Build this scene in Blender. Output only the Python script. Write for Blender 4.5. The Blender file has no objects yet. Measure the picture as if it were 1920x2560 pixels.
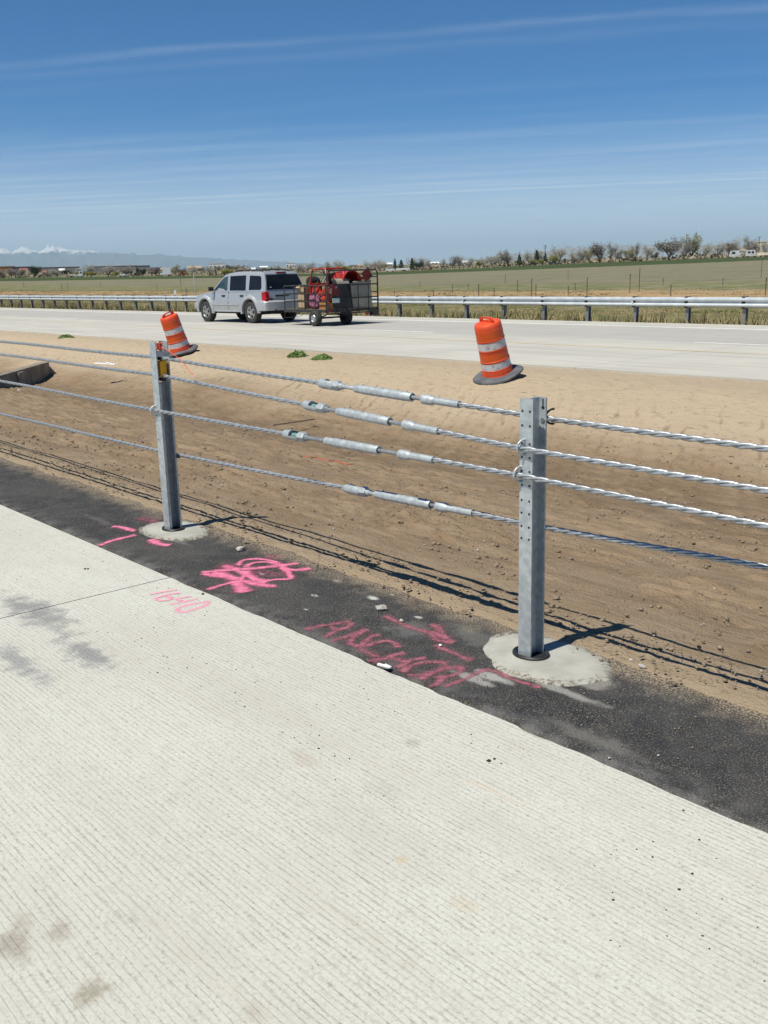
import bpy, bmesh, math, random
import numpy as np
from mathutils import Vector, Matrix, Quaternion

random.seed(7)
rng = np.random.default_rng(7)
S = bpy.context.scene
C = S.collection
PI = math.pi
R = math.radians

# ------------------------------------------------------------------ camera
CAM_H = 1.6
FOC, PITCH, ROLL = 2467.85, 0.239576, 0.0265          # focal length in photo pixels, pitch down, roll
cam_fw = np.array([0, math.cos(PITCH), -math.sin(PITCH)])
_up = np.array([0, math.sin(PITCH), math.cos(PITCH)])
_rt = np.array([1.0, 0, 0])
cam_rt = _rt * math.cos(ROLL) - _up * math.sin(ROLL)
cam_up = _up * math.cos(ROLL) + _rt * math.sin(ROLL)
cd = bpy.data.cameras.new('camera')
cam = bpy.data.objects.new('camera', cd)
C.objects.link(cam)
cd.sensor_fit = 'VERTICAL'
cd.sensor_height = 36.0
cd.lens = 36.0 * FOC / 2560.0
cd.clip_start = 0.05
cd.clip_end = 250000
cam.matrix_world = Matrix(((cam_rt[0], cam_up[0], -cam_fw[0], 0),
                           (cam_rt[1], cam_up[1], -cam_fw[1], 0),
                           (cam_rt[2], cam_up[2], -cam_fw[2], CAM_H),
                           (0, 0, 0, 1)))
S.camera = cam

# road frame: t along the road (down right in the picture), p away from the camera
TH = R(49.5)
DV = np.array([math.cos(TH), -math.sin(TH), 0.0])
NV = np.array([math.sin(TH), math.cos(TH), 0.0])
def W(t, p, z=0.0): return Vector((t * DV[0] + p * NV[0], t * DV[1] + p * NV[1], z))
def ray(u, v): return cam_fw + cam_rt * (u - 960) / FOC - cam_up * (v - 1280) / FOC
def on_ground(u, v, z=0.0):                       # where the sight line through a photo pixel meets height z
    k = ray(u, v); s = (z - CAM_H) / k[2]
    return Vector((k[0] * s, k[1] * s, z))
def on_plane(u, v, p):                            # ... meets the upright plane at distance p along the road normal
    k = ray(u, v); s = p / float(k @ NV)
    X = np.array([0, 0, CAM_H]) + k * s
    return float(X @ DV), float(X[2])
def at_dist(u, v, D):                             # ... reaches the horizontal distance D
    k = ray(u, v); s = D / math.hypot(k[0], k[1])
    return Vector((k[0] * s, k[1] * s, CAM_H + k[2] * s))
ROAD_Z = -0.2075
def RW(t, p, z=0.0):                              # the highway runs at a slight angle to the cable barrier
    return W(t, p + 0.026 * (t + 25), z)

# ------------------------------------------------------------------ sky, sun, exposure
SUN_EL = R(61)
sun_dir = Vector((-NV[0] * math.cos(SUN_EL), -NV[1] * math.cos(SUN_EL), math.sin(SUN_EL)))
world = bpy.data.worlds.new('World'); S.world = world; world.use_nodes = True
S.view_settings.view_transform = 'Standard'
S.view_settings.look = 'None'
S.view_settings.exposure = 0.66
S.view_settings.gamma = 1.0
S.view_settings.use_curve_mapping = False
S.cycles.use_denoising = True
S.cycles.max_bounces = 6
S.cycles.diffuse_bounces = 3
S.cycles.glossy_bounces = 3
S.cycles.transparent_max_bounces = 24
S.cycles.volume_bounces = 0
S.cycles.sample_clamp_indirect = 6.0
ld = bpy.data.lights.new('sun', 'SUN'); lo = bpy.data.objects.new('sun', ld); C.objects.link(lo)
ld.energy = 3.9; ld.angle = R(0.53); ld.color = (1.0, 0.965, 0.87)
lo.rotation_mode = 'QUATERNION'; lo.rotation_quaternion = sun_dir.to_track_quat('Z', 'Y')
lo.location = (0, 0, 60)

class NT:
    """short-hand for building a node tree"""
    def __init__(s, tree):
        s.t = tree; s.n = tree.nodes; s.l = tree.links
    def new(s, typ, **kw):
        n = s.n.new(typ)
        for k, v in kw.items(): setattr(n, k, v)
        return n
    def put(s, sock, val):
        if isinstance(val, bpy.types.NodeSocket): s.l.new(val, sock)
        elif isinstance(val, (tuple, list)) and len(val) == 3 and sock.type == 'RGBA': sock.default_value = (*val, 1)
        else: sock.default_value = val
    def math(s, op, a, b=0.0, c=None, clamp=False):
        n = s.new('ShaderNodeMath', operation=op, use_clamp=clamp)
        s.put(n.inputs[0], a); s.put(n.inputs[1], b)
        if c is not None: s.put(n.inputs[2], c)
        return n.outputs[0]
    def step(s, x, lo, hi, a=0.0, b=1.0, smooth=True):
        n = s.new('ShaderNodeMapRange', interpolation_type='SMOOTHSTEP' if smooth else 'LINEAR')
        s.put(n.inputs[0], x); s.put(n.inputs[1], lo); s.put(n.inputs[2], hi); s.put(n.inputs[3], a); s.put(n.inputs[4], b)
        return n.outputs[0]
    def mix(s, f, a, b, mode='MIX'):
        n = s.new('ShaderNodeMix', data_type='RGBA', blend_type=mode)
        s.put(n.inputs[0], f); s.put(n.inputs[6], a); s.put(n.inputs[7], b)
        return n.outputs[2]
    def mapping(s, vec, loc=(0, 0, 0), rot=(0, 0, 0), sc=(1, 1, 1)):
        n = s.new('ShaderNodeMapping')
        s.put(n.inputs[0], vec); n.inputs[1].default_value = loc; n.inputs[2].default_value = rot; n.inputs[3].default_value = sc
        return n.outputs[0]
    def noise(s, vec, scale, detail=4, rough=0.55, dist=0.0):
        n = s.new('ShaderNodeTexNoise')
        s.put(n.inputs['Vector'], vec); n.inputs['Scale'].default_value = scale; n.inputs['Detail'].default_value = detail
        n.inputs['Roughness'].default_value = rough; n.inputs['Distortion'].default_value = dist
        return n.outputs['Fac']
    def voro(s, vec, scale, out='Distance', rnd=1.0):
        n = s.new('ShaderNodeTexVoronoi')
        s.put(n.inputs['Vector'], vec); n.inputs['Scale'].default_value = scale; n.inputs['Randomness'].default_value = rnd
        return n.outputs[out]
    def sep(s, vec):
        n = s.new('ShaderNodeSeparateXYZ'); s.put(n.inputs[0], vec); return n.outputs
    def bump(s, h, strength=0.5, dist=0.01, normal=None):
        n = s.new('ShaderNodeBump'); s.put(n.inputs['Height'], h)
        n.inputs['Strength'].default_value = strength; n.inputs['Distance'].default_value = dist
        if normal is not None: s.put(n.inputs['Normal'], normal)
        return n.outputs[0]

# world: Nishita sky with thin cirrus streaks lying on a high flat layer
w = NT(world.node_tree)
for n in list(w.n): w.n.remove(n)
wout = w.new('ShaderNodeOutputWorld'); bg = w.new('ShaderNodeBackground')
sky = w.new('ShaderNodeTexSky', sky_type='NISHITA')
sky.sun_disc = False; sky.sun_elevation = SUN_EL; sky.sun_rotation = R(229.5)
sky.altitude = 4000; sky.air_density = 1.0; sky.dust_density = 0.2; sky.ozone_density = 4.0
tc = w.new('ShaderNodeTexCoord')
gx, gy, gz = w.sep(tc.outputs['Generated'])
zc = w.math('MAXIMUM', gz, 0.02)
cx = w.math('DIVIDE', gx, zc); cy = w.math('DIVIDE', gy, zc)
comb = w.new('ShaderNodeCombineXYZ'); w.put(comb.inputs[0], cx); w.put(comb.inputs[1], cy)
def plane_xy(u, v):
    k = ray(u, v); return np.array([k[0] / k[2], k[1] / k[2]])
CIR_A = math.atan2(*(plane_xy(1500, 40) - plane_xy(300, 135))[[1, 0]])
pl = w.mapping(comb.outputs[0], rot=(0, 0, -CIR_A))
px_, py_, pz_ = w.sep(pl)
_ca, _sa = math.cos(-CIR_A), math.sin(-CIR_A)
def line_at(u, v):
    q = plane_xy(u, v); return float(q[0] * _sa + q[1] * _ca)
wob = w.math('MULTIPLY', w.math('SUBTRACT', w.noise(pl, 0.8, 5, .6), 0.5), 0.34)
cover = None
for (u, v, wd, am) in [(900, 95, 0.16, 0.06), (40, 195, 0.20, 0.03), (1500, 318, 0.40, 0.04), (500, 420, 0.45, 0.04), (250, 505, 0.4, 0.08), (1150, 478, 0.35, 0.14)]:
    dd = w.math('ABSOLUTE', w.math('SUBTRACT', w.math('ADD', py_, wob), line_at(u, v)))
    m = w.math('MULTIPLY', w.step(dd, wd, 0.0), am)
    cover = m if cover is None else w.math('ADD', cover, m)
st = w.mapping(pl, sc=(0.22, 1.6, 1))
streak = w.step(w.noise(st, 1.6, 8, 0.62, 0.25), 0.42, 0.8)
fine = w.step(w.noise(w.mapping(pl, sc=(0.7, 3.2, 1)), 1.7, 6, 0.6), 0.3, 0.75)
cover = w.math('MULTIPLY', cover, w.math('ADD', w.math('MULTIPLY', fine, 0.9), 0.35))
cover = w.math('ADD', cover, w.math('MULTIPLY', streak, w.step(gz, 0.24, 0.04, 0.0, 0.08)))
veil = w.math('MULTIPLY', w.step(gz, 0.15, 0.01), w.math('ADD', 0.46, w.math('MULTIPLY', streak, 0.18)))
cover = w.math('ADD', w.math('MULTIPLY', cover, w.step(gz, 0.01, 0.05)), veil, clamp=True)
skyc = w.mix(cover, sky.outputs[0], (8.4, 8.6, 8.8))
hs = w.new('ShaderNodeHueSaturation'); hs.inputs['Saturation'].default_value = 1.64; hs.inputs['Value'].default_value = 1.0
w.l.new(sky.outputs[0], hs.inputs['Color'])
skyc = w.mix(cover, hs.outputs[0], (13.0, 12.9, 12.2))
w.l.new(skyc, bg.inputs[0]); bg.inputs[1].default_value = 0.062
w.l.new(bg.outputs[0], wout.inputs[0])

# ------------------------------------------------------------------ helpers
def new_mat(name):
    m = bpy.data.materials.new(name); m.use_nodes = True
    nt = NT(m.node_tree); b = nt.n['Principled BSDF']
    return m, nt, b
def pos(nt): return nt.new('ShaderNodeNewGeometry').outputs['Position']
def objc(nt): return nt.new('ShaderNodeTexCoord').outputs['Object']

def simple(name, c1, c2=None, scale=8, rough=0.6, metal=0.0, bump=0.0, bscale=40, bdist=0.004, coord='o', detail=4, spec=None, lo=0.35, hi=0.65):
    m, nt, b = new_mat(name)
    v = objc(nt) if coord == 'o' else pos(nt)
    if c2 is None: c2 = tuple(x * 0.8 for x in c1)
    nt.put(b.inputs['Base Color'], nt.mix(nt.step(nt.noise(v, scale, detail), lo, hi), c1, c2))
    b.inputs['Roughness'].default_value = rough; b.inputs['Metallic'].default_value = metal
    if spec is not None: b.inputs['Specular IOR Level'].default_value = spec
    if bump: nt.put(b.inputs['Normal'], nt.bump(nt.noise(v, bscale, 4), bump, bdist))
    return m

class MB:
    """collects shapes into one mesh"""
    def __init__(s): s.v = []; s.f = []; s.uv = None
    def add(s, vs, fs):
        o = len(s.v); s.v += [tuple(v) for v in vs]; s.f += [tuple(i + o for i in f) for f in fs]; return s
    def box(s, c, size, rot=None, taper=1.0):
        hx, hy, hz = size[0] / 2, size[1] / 2, size[2] / 2
        P = [Vector((x * hx * (taper if z > 0 else 1), y * hy * (taper if z > 0 else 1), z * hz)) for z in (-1, 1) for y in (-1, 1) for x in (-1, 1)]
        if rot is not None: P = [rot @ q for q in P]
        P = [q + Vector(c) for q in P]
        return s.add(P, [(0, 2, 3, 1), (4, 5, 7, 6), (0, 1, 5, 4), (2, 6, 7, 3), (0, 4, 6, 2), (1, 3, 7, 5)])
    def tube(s, pts, r, n=6, cap=True):
        pts = [Vector(q) for q in pts]; k = len(pts)
        rs = r if isinstance(r, (list, tuple)) else [r] * k
        ring0 = None; vs = []; ref = None
        for i, q in enumerate(pts):
            tg = (pts[min(i + 1, k - 1)] - pts[max(i - 1, 0)]).normalized()
            if ref is None:
                a = Vector((0, 0, 1)) if abs(tg.z) < 0.9 else Vector((1, 0, 0))
                ref = (a - tg * a.dot(tg)).normalized()
            else:
                ref = (ref - tg * ref.dot(tg)).normalized()
            bi = tg.cross(ref)
            for j in range(n):
                a = 2 * PI * j / n
                vs.append(q + (ref * math.cos(a) + bi * math.sin(a)) * rs[i])
        fs = []
        for i in range(k - 1):
            for j in range(n):
                a, b = i * n + j, i * n + (j + 1) % n
                fs.append((a, b, b + n, a + n))
        if cap: fs += [tuple(range(n - 1, -1, -1)), tuple(range((k - 1) * n, k * n))]
        return s.add(vs, fs)
    def lathe(s, prof, n=32, axis='z', c=(0, 0, 0), close=False, ang=(0, 2 * PI)):
        vs = []; fs = []; k = len(prof)
        full = abs(ang[1] - ang[0] - 2 * PI) < 1e-6
        m = n if full else n + 1
        for i in range(m):
            a = ang[0] + (ang[1] - ang[0]) * i / n
            for (r, h) in prof:
                x, y = r * math.cos(a), r * math.sin(a)
                q = (x, y, h) if axis == 'z' else ((x, h, y) if axis == 'y' else (h, x, y))
                vs.append(Vector(q) + Vector(c))
        kk = k if close else k - 1
        for i in range(n):
            i2 = (i + 1) % m
            for j in range(kk):
                j2 = (j + 1) % k
                fs.append((i * k + j, i2 * k + j, i2 * k + j2, i * k + j2))
        return s.add(vs, fs)
    def prism(s, poly, a, b, fn):
        """polygon (2-D points) swept from a to b; fn(point, a) gives 3-D"""
        k = len(poly)
        vs = [fn(q, a) for q in poly] + [fn(q, b) for q in poly]
        fs = [tuple(range(k - 1, -1, -1)), tuple(range(k, 2 * k))] + [(i, (i + 1) % k, (i + 1) % k + k, i + k) for i in range(k)]
        return s.add(vs, fs)
    def build(s, name, mat, parent=None, smooth=None, normals=True):
        me = bpy.data.meshes.new(name); me.from_pydata([tuple(v) for v in s.v], [], s.f)
        if normals:
            bm = bmesh.new(); bm.from_mesh(me); bmesh.ops.recalc_face_normals(bm, faces=bm.faces); bm.to_mesh(me); bm.free()
        return link(name, me, mat, parent, smooth)

def link(name, me, mat, parent=None, smooth=None):
    if mat is not None: me.materials.append(mat)
    if smooth is not None:
        me.polygons.foreach_set('use_smooth', [True] * len(me.polygons))
        if smooth < 179:
            try: me.set_sharp_from_angle(angle=R(smooth))
            except Exception: pass
    o = bpy.data.objects.new(name, me); C.objects.link(o)
    if parent is not None: o.parent = parent
    return o
def tag(o, label=None, cat=None, group=None, kind=None):
    if label: o['label'] = label
    if cat: o['category'] = cat
    if group: o['group'] = group
    if kind: o['kind'] = kind
    return o
def thing(name, label, cat, loc=(0, 0, 0), rotz=0.0, group=None, quat=None, scale=1.0):
    o = bpy.data.objects.new(name, None); C.objects.link(o)
    o.location = loc; o.empty_display_size = 0.2; o.scale = (scale,) * 3
    if quat is not None: o.rotation_mode = 'QUATERNION'; o.rotation_quaternion = quat
    else: o.rotation_euler = (0, 0, rotz)
    return tag(o, label, cat, group)
def dup(root):
    r = root.copy(); C.objects.link(r)
    for ch in list(root.children):
        c = ch.copy(); C.objects.link(c); c.parent = r
        for g in ch.children:
            d = g.copy(); C.objects.link(d); d.parent = c
    return r
def mesh_np(name, verts, faces, mat, parent=None, smooth=False, attr=None):
    verts = np.asarray(verts, np.float32); faces = np.asarray(faces, np.int32)
    me = bpy.data.meshes.new(name); k = faces.shape[1]
    me.vertices.add(len(verts)); me.vertices.foreach_set('co', verts.ravel())
    me.loops.add(faces.size); me.loops.foreach_set('vertex_index', faces.ravel())
    me.polygons.add(len(faces)); me.polygons.foreach_set('loop_start', np.arange(0, faces.size, k, dtype=np.int32))
    if smooth: me.polygons.foreach_set('use_smooth', np.ones(len(faces), bool))
    me.update(calc_edges=True)
    if attr is not None:
        for nm, arr in attr.items():
            a = me.attributes.new(nm, 'FLOAT', 'POINT'); a.data.foreach_set('value', np.asarray(arr, np.float32))
    return link(name, me, mat, parent)
def grid_faces(nr, nc):
    i = np.arange(nr - 1)[:, None] * nc + np.arange(nc - 1)[None, :]
    return np.stack([i, i + 1, i + nc + 1, i + nc], -1).reshape(-1, 4)

def vnoise(x, y, seed=0):
    xi = np.floor(x).astype(np.int64); yi = np.floor(y).astype(np.int64)
    fx = x - xi; fy = y - yi; fx = fx * fx * fx * (fx * (fx * 6 - 15) + 10); fy = fy * fy * fy * (fy * (fy * 6 - 15) + 10)
    def h(a, b):
        k = (a * 374761393 + b * 668265263 + seed * 974711) & 0xffffffff
        k = ((k ^ (k >> 13)) * 1274126177) & 0xffffffff
        k = k ^ (k >> 16)
        return (k & 0xffffff) / float(0xffffff)
    return (h(xi, yi) * (1 - fx) + h(xi + 1, yi) * fx) * (1 - fy) + (h(xi, yi + 1) * (1 - fx) + h(xi + 1, yi + 1) * fx) * fy
def fbm(x, y, octv=4, seed=0, gain=0.5):
    a = 1.0; s = 0.0; tot = 0.0
    for o in range(octv):
        s = s + a * vnoise(x * 2 ** o + 17.3 * o, y * 2 ** o - 9.1 * o, seed + o); tot += a; a *= gain
    return s / tot
def sstep(x, a, b):
    k = np.clip((x - a) / (b - a), 0, 1); return k * k * (3 - 2 * k)

# ------------------------------------------------------------------ terrain heights
TAN = [-0.8, -0.4, -0.19, 0.0, 0.1, 0.225, 0.39, 1.2]
Z330 = [1.6, 1.6, 0.85, 0.28, 0.64, 1.05, 1.77, 2.5]
Z400 = [2.9, 2.8, 1.6, 1.1, 1.6, 2.56, 3.1, 4.0]
def field_h(x, y):
    x = np.asarray(x, float); y = np.asarray(y, float)
    D = np.hypot(x, y); p = x * NV[0] + y * NV[1]
    ta = x / np.maximum(y, 1.0)
    z3 = np.interp(ta, TAN, Z330); z4 = np.interp(ta, TAN, Z400)
    pd = np.maximum(p / np.maximum(D, 1e-3), 0.12)
    D60 = np.minimum(60 / pd, 260)
    base = -0.30 - 0.40 * sstep(p, 28.0, 34.0)
    z = base + (z3 + 0.7) * np.clip((D - D60) / (330 - D60), 0, 1) ** 1.3
    z = z + (z4 - z3) * np.clip((D - 330) / 70, 0, 1)
    z = z + (7.5 - z4) * np.clip((D - 420) / 880, 0, 1)
    return z
def ditch_h(t, p):
    P = [2.9, 3.1, 3.25, 3.45, 4, 5, 6, 7, 8, 9, 9.5, 10.3, 11, 11.6, 12.2, 12.7, 13.2, 14.0, 14.6, 15.5]
    Z = [-.035, -.02, 0.004, .0, -.07, -.22, -.38, -.55, -.70, -.80, -.775, -.63, -.465, -.32, -.185, -.15, -.175, -.235, -.26, -.30]
    z = np.interp(p, P, Z)
    # a low spur of fill on the far bank, left of the first post
    z = z + 0.22 * np.exp(-((t + 17.5) / 2.2) ** 2 - ((p - 9.9) / 1.0) ** 2)
    return z

# ------------------------------------------------------------------ ground materials
def road_coords(nt):
    return nt.mapping(pos(nt), rot=(0, 0, TH))

def blob(nt, rc, t, p, rt, rp, nz, amp=0.5, soft=0.35):
    """irregular stain of its own shape centred at t, p"""
    mp = nt.mapping(rc, loc=(-t / rt, -p / rp, 0), sc=(1 / rt, 1 / rp, 0))
    ln = nt.new('ShaderNodeVectorMath', operation='LENGTH'); nt.put(ln.inputs[0], mp)
    d = nt.math('ADD', ln.outputs['Value'], nt.math('MULTIPLY', nt.math('SUBTRACT', nz, 0.5), amp * 2))
    return nt.step(d, 1.0, 1.0 - soft)

# shoulder concrete, tined along the road
m_conc, nt, b = new_mat('tined_concrete')
rc = road_coords(nt); rx, ry, rz_ = nt.sep(rc)
n_big = nt.noise(rc, 0.8, 5); n_mid = nt.noise(rc, 5, 5); n_fine = nt.noise(rc, 90, 4, 0.65); n_gr = nt.noise(rc, 320, 2)
wv = nt.math('ADD', ry, nt.math('MULTIPLY', nt.math('SUBTRACT', nt.noise(nt.mapping(rc, sc=(2.2, 30, 1)), 1.0, 4, .6), 0.5), 0.034))
fr = nt.math('FRACT', nt.math('DIVIDE', wv, 0.0195))
tri = nt.math('ABSOLUTE', nt.math('SUBTRACT', fr, 0.5))                     # 0 in the groove
along = nt.noise(nt.mapping(rc, sc=(10, 85, 1)), 1.0, 5, 0.75)
groove = nt.math('MULTIPLY', nt.step(tri, 0.22, 0.02), nt.step(along, 0.34, 0.64))
cell = nt.noise(nt.mapping(rc, sc=(55, 75, 1)), 1.0, 3, 0.6)
pits = nt.math('MULTIPLY', nt.step(cell, 0.555, 0.66), nt.step(tri, 0.46, 0.1))
col = nt.mix(nt.step(n_big, 0.35, 0.7), (0.526, 0.526, 0.470), (0.478, 0.474, 0.420))
col = nt.mix(nt.math('MULTIPLY', nt.step(n_mid, 0.45, 0.75), 0.5), col, (0.512, 0.508, 0.450))
col = nt.mix(nt.step(n_fine, 0.45, 0.68, 0, 0.6), col, (0.34, 0.32, 0.265))
col = nt.mix(nt.step(n_gr, 0.52, 0.72, 0, 0.5), col, (0.30, 0.265, 0.215))
col = nt.mix(nt.step(nt.noise(rc, 16, 5, .65), 0.48, 0.72, 0, 0.45), col, (0.405, 0.375, 0.315))
col = nt.mix(nt.step(nt.noise(rc, 2.2, 4), 0.5, 0.75, 0, 0.5), col, (0.43, 0.415, 0.375))
col = nt.mix(nt.math('MULTIPLY', groove, nt.step(nt.noise(rc, 1.3, 4), .3, .7, .20, .55)), col, (0.27, 0.24, 0.19))
col = nt.mix(nt.math('MULTIPLY', pits, 0.42), col, (0.20, 0.17, 0.13))
streaky = nt.step(nt.noise(nt.mapping(rc, sc=(0.35, 7, 1)), 1.0, 4), 0.42, 0.68)
col = nt.mix(nt.math('MULTIPLY', streaky, 0.30), col, (0.44, 0.405, 0.345))
nzs = nt.noise(rc, 11, 6, .65)
def PX(u, v):
    q = on_ground(u, v); a = np.array(q); return float(a @ DV), float(a @ NV)
for (u, v, rt, rp, am, cc) in [(90, 1530, .45, .13, .8, (0.19, .19, .19)), (215, 1635, .30, .09, .8, (0.19, .19, .19)), (40, 1650, .45, .07, .7, (0.20, .20, .20)),
                           (30, 2360, .10, .055, .72, (.27, .235, .19)), (150, 2325, .045, .045, .62, (.28, .245, .20)), (60, 2300, .06, .03, .4, (.30, .26, .21)),
                           (215, 2485, .05, .05, .7, (.25, .22, .16)), (265, 2470, .022, .03, .6, (.25, .22, .16)), (1000, 2150, .035, .03, .75, (.46, .36, .22)),
                           (960, 1980, .10, .06, .35, (.34, .32, .28)), (770, 1900, .08, .06, .35, (.36, .30, .24)), (1030, 1855, .05, .03, .45, (.28, .25, .2)),
                           (330, 2300, .02, .02, .4, (.3, .27, .22)), (640, 2530, .04, .03, .4, (.30, .26, .21)), (1160, 2260, .05, .03, .35, (.46, .38, .26)), (1250, 1990, .2, .02, .3, (.52, .40, .28))]:
    t_, p_ = PX(u, v)
    col = nt.mix(nt.math('MULTIPLY', blob(nt, rc, t_, p_, rt * 1.15, rp * 1.15, nzs, 1.25, 0.9), nt.math('MULTIPLY', am, nt.step(n_fine, .25, .6, .65, 1.15))), col, cc)
dots = nt.math('MULTIPLY', nt.step(nt.voro(rc, 34), .075, .045), nt.step(nt.noise(rc, 2.5, 4), .46, .60))
col = nt.mix(nt.math('MULTIPLY', dots, .8), col, (.10, .09, .075))
# crumbs of tar lying against the asphalt edge
edge = nt.step(ry, 1.9, 2.45)
spk = nt.step(nt.voro(rc, 60), nt.math('ADD', nt.math('MULTIPLY', edge, 0.09), 0.04), 0.02)
spk = nt.math('MULTIPLY', spk, nt.step(nt.noise(rc, 4, 3), 0.42, 0.62))
col = nt.mix(nt.math('MULTIPLY', spk, 0.8), col, (0.06, 0.055, 0.05))
for (u, v, rt, rp, am) in [(1700, 2300, 1.3, .22, .22), (900, 2050, .9, .16, .25), (250, 2000, 1.2, .18, .2), (1300, 1850, .5, .12, .25), (600, 1750, .9, .15, .2)]:
    t_, p_ = PX(u, v); col = nt.mix(nt.math('MULTIPLY', blob(nt, rc, t_, p_, rt, rp, n_mid, 1.1, 1.0), am), col, (.38, .36, .31))
nt.put(b.inputs['Base Color'], col)
b.inputs['Roughness'].default_value = 0.9; b.inputs['Specular IOR Level'].default_value = 0.25
h = nt.math('SUBTRACT', nt.math('MULTIPLY', n_fine, 0.5), nt.math('ADD', groove, nt.math('MULTIPLY', pits, 0.6)))
nt.put(b.inputs['Normal'], nt.bump(h, 0.6, 0.0018))

# asphalt strip
m_asph, nt, b = new_mat('fresh_asphalt')
rc = road_coords(nt); rx, ry, rz_ = nt.sep(rc)
n1 = nt.noise(rc, 1.6, 5); n2 = nt.noise(rc, 9, 5); n3 = nt.noise(rc, 110, 3, 0.6)
st_ = nt.noise(rc, 150, 2)
col = nt.mix(nt.step(n2, 0.35, 0.7), (0.020, 0.020, 0.022), (0.042, 0.041, 0.040))
right = nt.step(rx, -3.4, -1.6)
dusty = nt.math('MULTIPLY', nt.step(n1, 0.38, 0.66), nt.math('ADD', nt.math('MULTIPLY', right, 0.10), 0.38))
col = nt.mix(dusty, col, (0.078, 0.074, 0.068))
col = nt.mix(nt.math('MULTIPLY', nt.step(st_, 0.55, 0.66), 0.6), col, (0.19, 0.17, 0.13))
vor = nt.voro(rc, 130)
stones = nt.math('MULTIPLY', nt.step(vor, 0.30, 0.14), nt.step(nt.noise(rc, 6, 4), 0.38, 0.58))
col = nt.mix(nt.math('MULTIPLY', stones, 0.65), col, (0.30, 0.255, 0.19))
# pale dried slurry washed round the near footing and spots of it on the strip
nzs = nt.noise(rc, 11, 5)
for (u, v, rt, rp, am, cc) in [(1235, 1690, .12, .05, .7, (.42, .41, .38)), (1400, 1722, .26, .035, .6, (.36, .35, .32)), (1480, 1700, .16, .08, .5, (.36, .34, .30)), (1190, 1590, .22, .10, .3, (.22, .21, .19)),
                           (935, 1494, .05, .028, .9, (.50, .50, .47)), (785, 1485, .035, .018, .8, (.42, .41, .38)), (1045, 1541, .035, .02, .75, (.48, .47, .44)), (765, 1521, .03, .015, .7, (.42, .41, .38)), (980, 1484, .03, .015, .7, (.42, .41, .38)), (655, 1433, .04, .02, .8, (.5, .49, .46)), (845, 1450, .04, .02, .5, (.4, .39, .36)),
                           (430, 1345, .27, .03, .35, (.28, .27, .25)), (1500, 1850, .3, .06, .45, (.19, .18, .16)), (1180, 1690, .18, .04, .6, (.4, .39, .36)), (1020, 1570, .16, .12, .35, (.2, .19, .18)), (250, 1300, .3, .04, .25, (.2, .19, .18)), (1850, 1690, .25, .10, .6, (.28, .23, .165)), (1700, 1640, .25, .07, .6, (.28, .23, .165))]:
    t_, p_ = PX(u, v)
    col = nt.mix(nt.math('MULTIPLY', blob(nt, rc, t_, p_, rt, rp, nzs, 0.9, 0.7), am), col, cc)
outer = nt.step(nt.math('ADD', ry, nt.math('MULTIPLY', nt.math('SUBTRACT', n2, 0.5), 0.3)), 3.02, 3.22)
col = nt.mix(nt.math('MULTIPLY', outer, nt.step(st_, 0.40, 0.6)), col, (0.33, 0.255, 0.17))
inner = nt.step(ry, 2.62, 2.47)
col = nt.mix(nt.math('MULTIPLY', inner, nt.step(n2, 0.35, 0.7, 0, 0.55)), col, (0.17, 0.165, 0.16))
nt.put(b.inputs['Base Color'], col)
b.inputs['Roughness'].default_value = 0.85; b.inputs['Specular IOR Level'].default_value = 0.3
nt.put(b.inputs['Normal'], nt.bump(nt.math('ADD', n3, nt.math('MULTIPLY', vor, 0.6)), 0.9, 0.006))

# ditch soil
m_dirt, nt, b = new_mat('ditch_soil')
rc = road_coords(nt); rx, ry, rz_ = nt.sep(rc)
n0 = nt.noise(rc, 0.45, 5); n1 = nt.noise(rc, 2.2, 6, 0.6); n2 = nt.noise(nt.mapping(rc, sc=(4, 14, 6)), 1.0, 5, 0.6); n3 = nt.noise(rc, 60, 4, 0.65)
pw = nt.math('ADD', ry, nt.math('MULTIPLY', nt.math('SUBTRACT', n0, 0.5), 2.0))
dry, mid, wet = (0.435, 0.345, 0.238), (0.290, 0.213, 0.138), (0.182, 0.129, 0.079)
far = nt.step(pw, 9.6, 11.2)
col = nt.mix(nt.step(n1, 0.36, 0.68), mid, (0.245, 0.173, 0.105))
band = nt.math('MULTIPLY', nt.step(pw, 6.8, 8.0), nt.step(pw, 9.9, 8.8))
col = nt.mix(nt.math('MULTIPLY', band, nt.step(n1, 0.30, 0.65, 0.35, 1.0)), col, wet)
trk = nt.noise(nt.mapping(rc, sc=(0.22, 7.5, 1)), 1.0, 5, 0.6)
col = nt.mix(nt.math('MULTIPLY', nt.step(trk, 0.50, 0.66), 0.45), col, (0.175, 0.127, 0.080))
col = nt.mix(nt.math('MULTIPLY', nt.step(trk, 0.46, 0.34), 0.35), col, (0.31, 0.235, 0.155))
col = nt.mix(nt.math('MULTIPLY', far, nt.step(n1, 0.2, 0.5, 0.72, 1.0)), col, dry)
tk = nt.math('FRACT', nt.math('DIVIDE', nt.math('ADD', nt.math('ADD', rx, nt.math('MULTIPLY', ry, .55)), nt.math('MULTIPLY', nt.noise(rc, 1.1, 3), .5)), .27))
tk = nt.math('MULTIPLY', nt.step(nt.math('ABSOLUTE', nt.math('SUBTRACT', tk, .5)), .16, .05), nt.step(nt.noise(rc, 2.6, 5, .65), .48, .62))
tk = nt.math('MULTIPLY', tk, nt.math('MULTIPLY', nt.step(ry, 8.6, 9.2), nt.step(ry, 12.0, 11.0)))
col = nt.mix(nt.math('MULTIPLY', tk, .55), col, (.17, .118, .07))
nearp = nt.math('ADD', ry, nt.math('MULTIPLY', nt.math('SUBTRACT', n1, 0.5), 0.9))
col = nt.mix(nt.step(nearp, 3.95, 3.3, 0, 0.8), col, (0.335, 0.258, 0.172))
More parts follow.
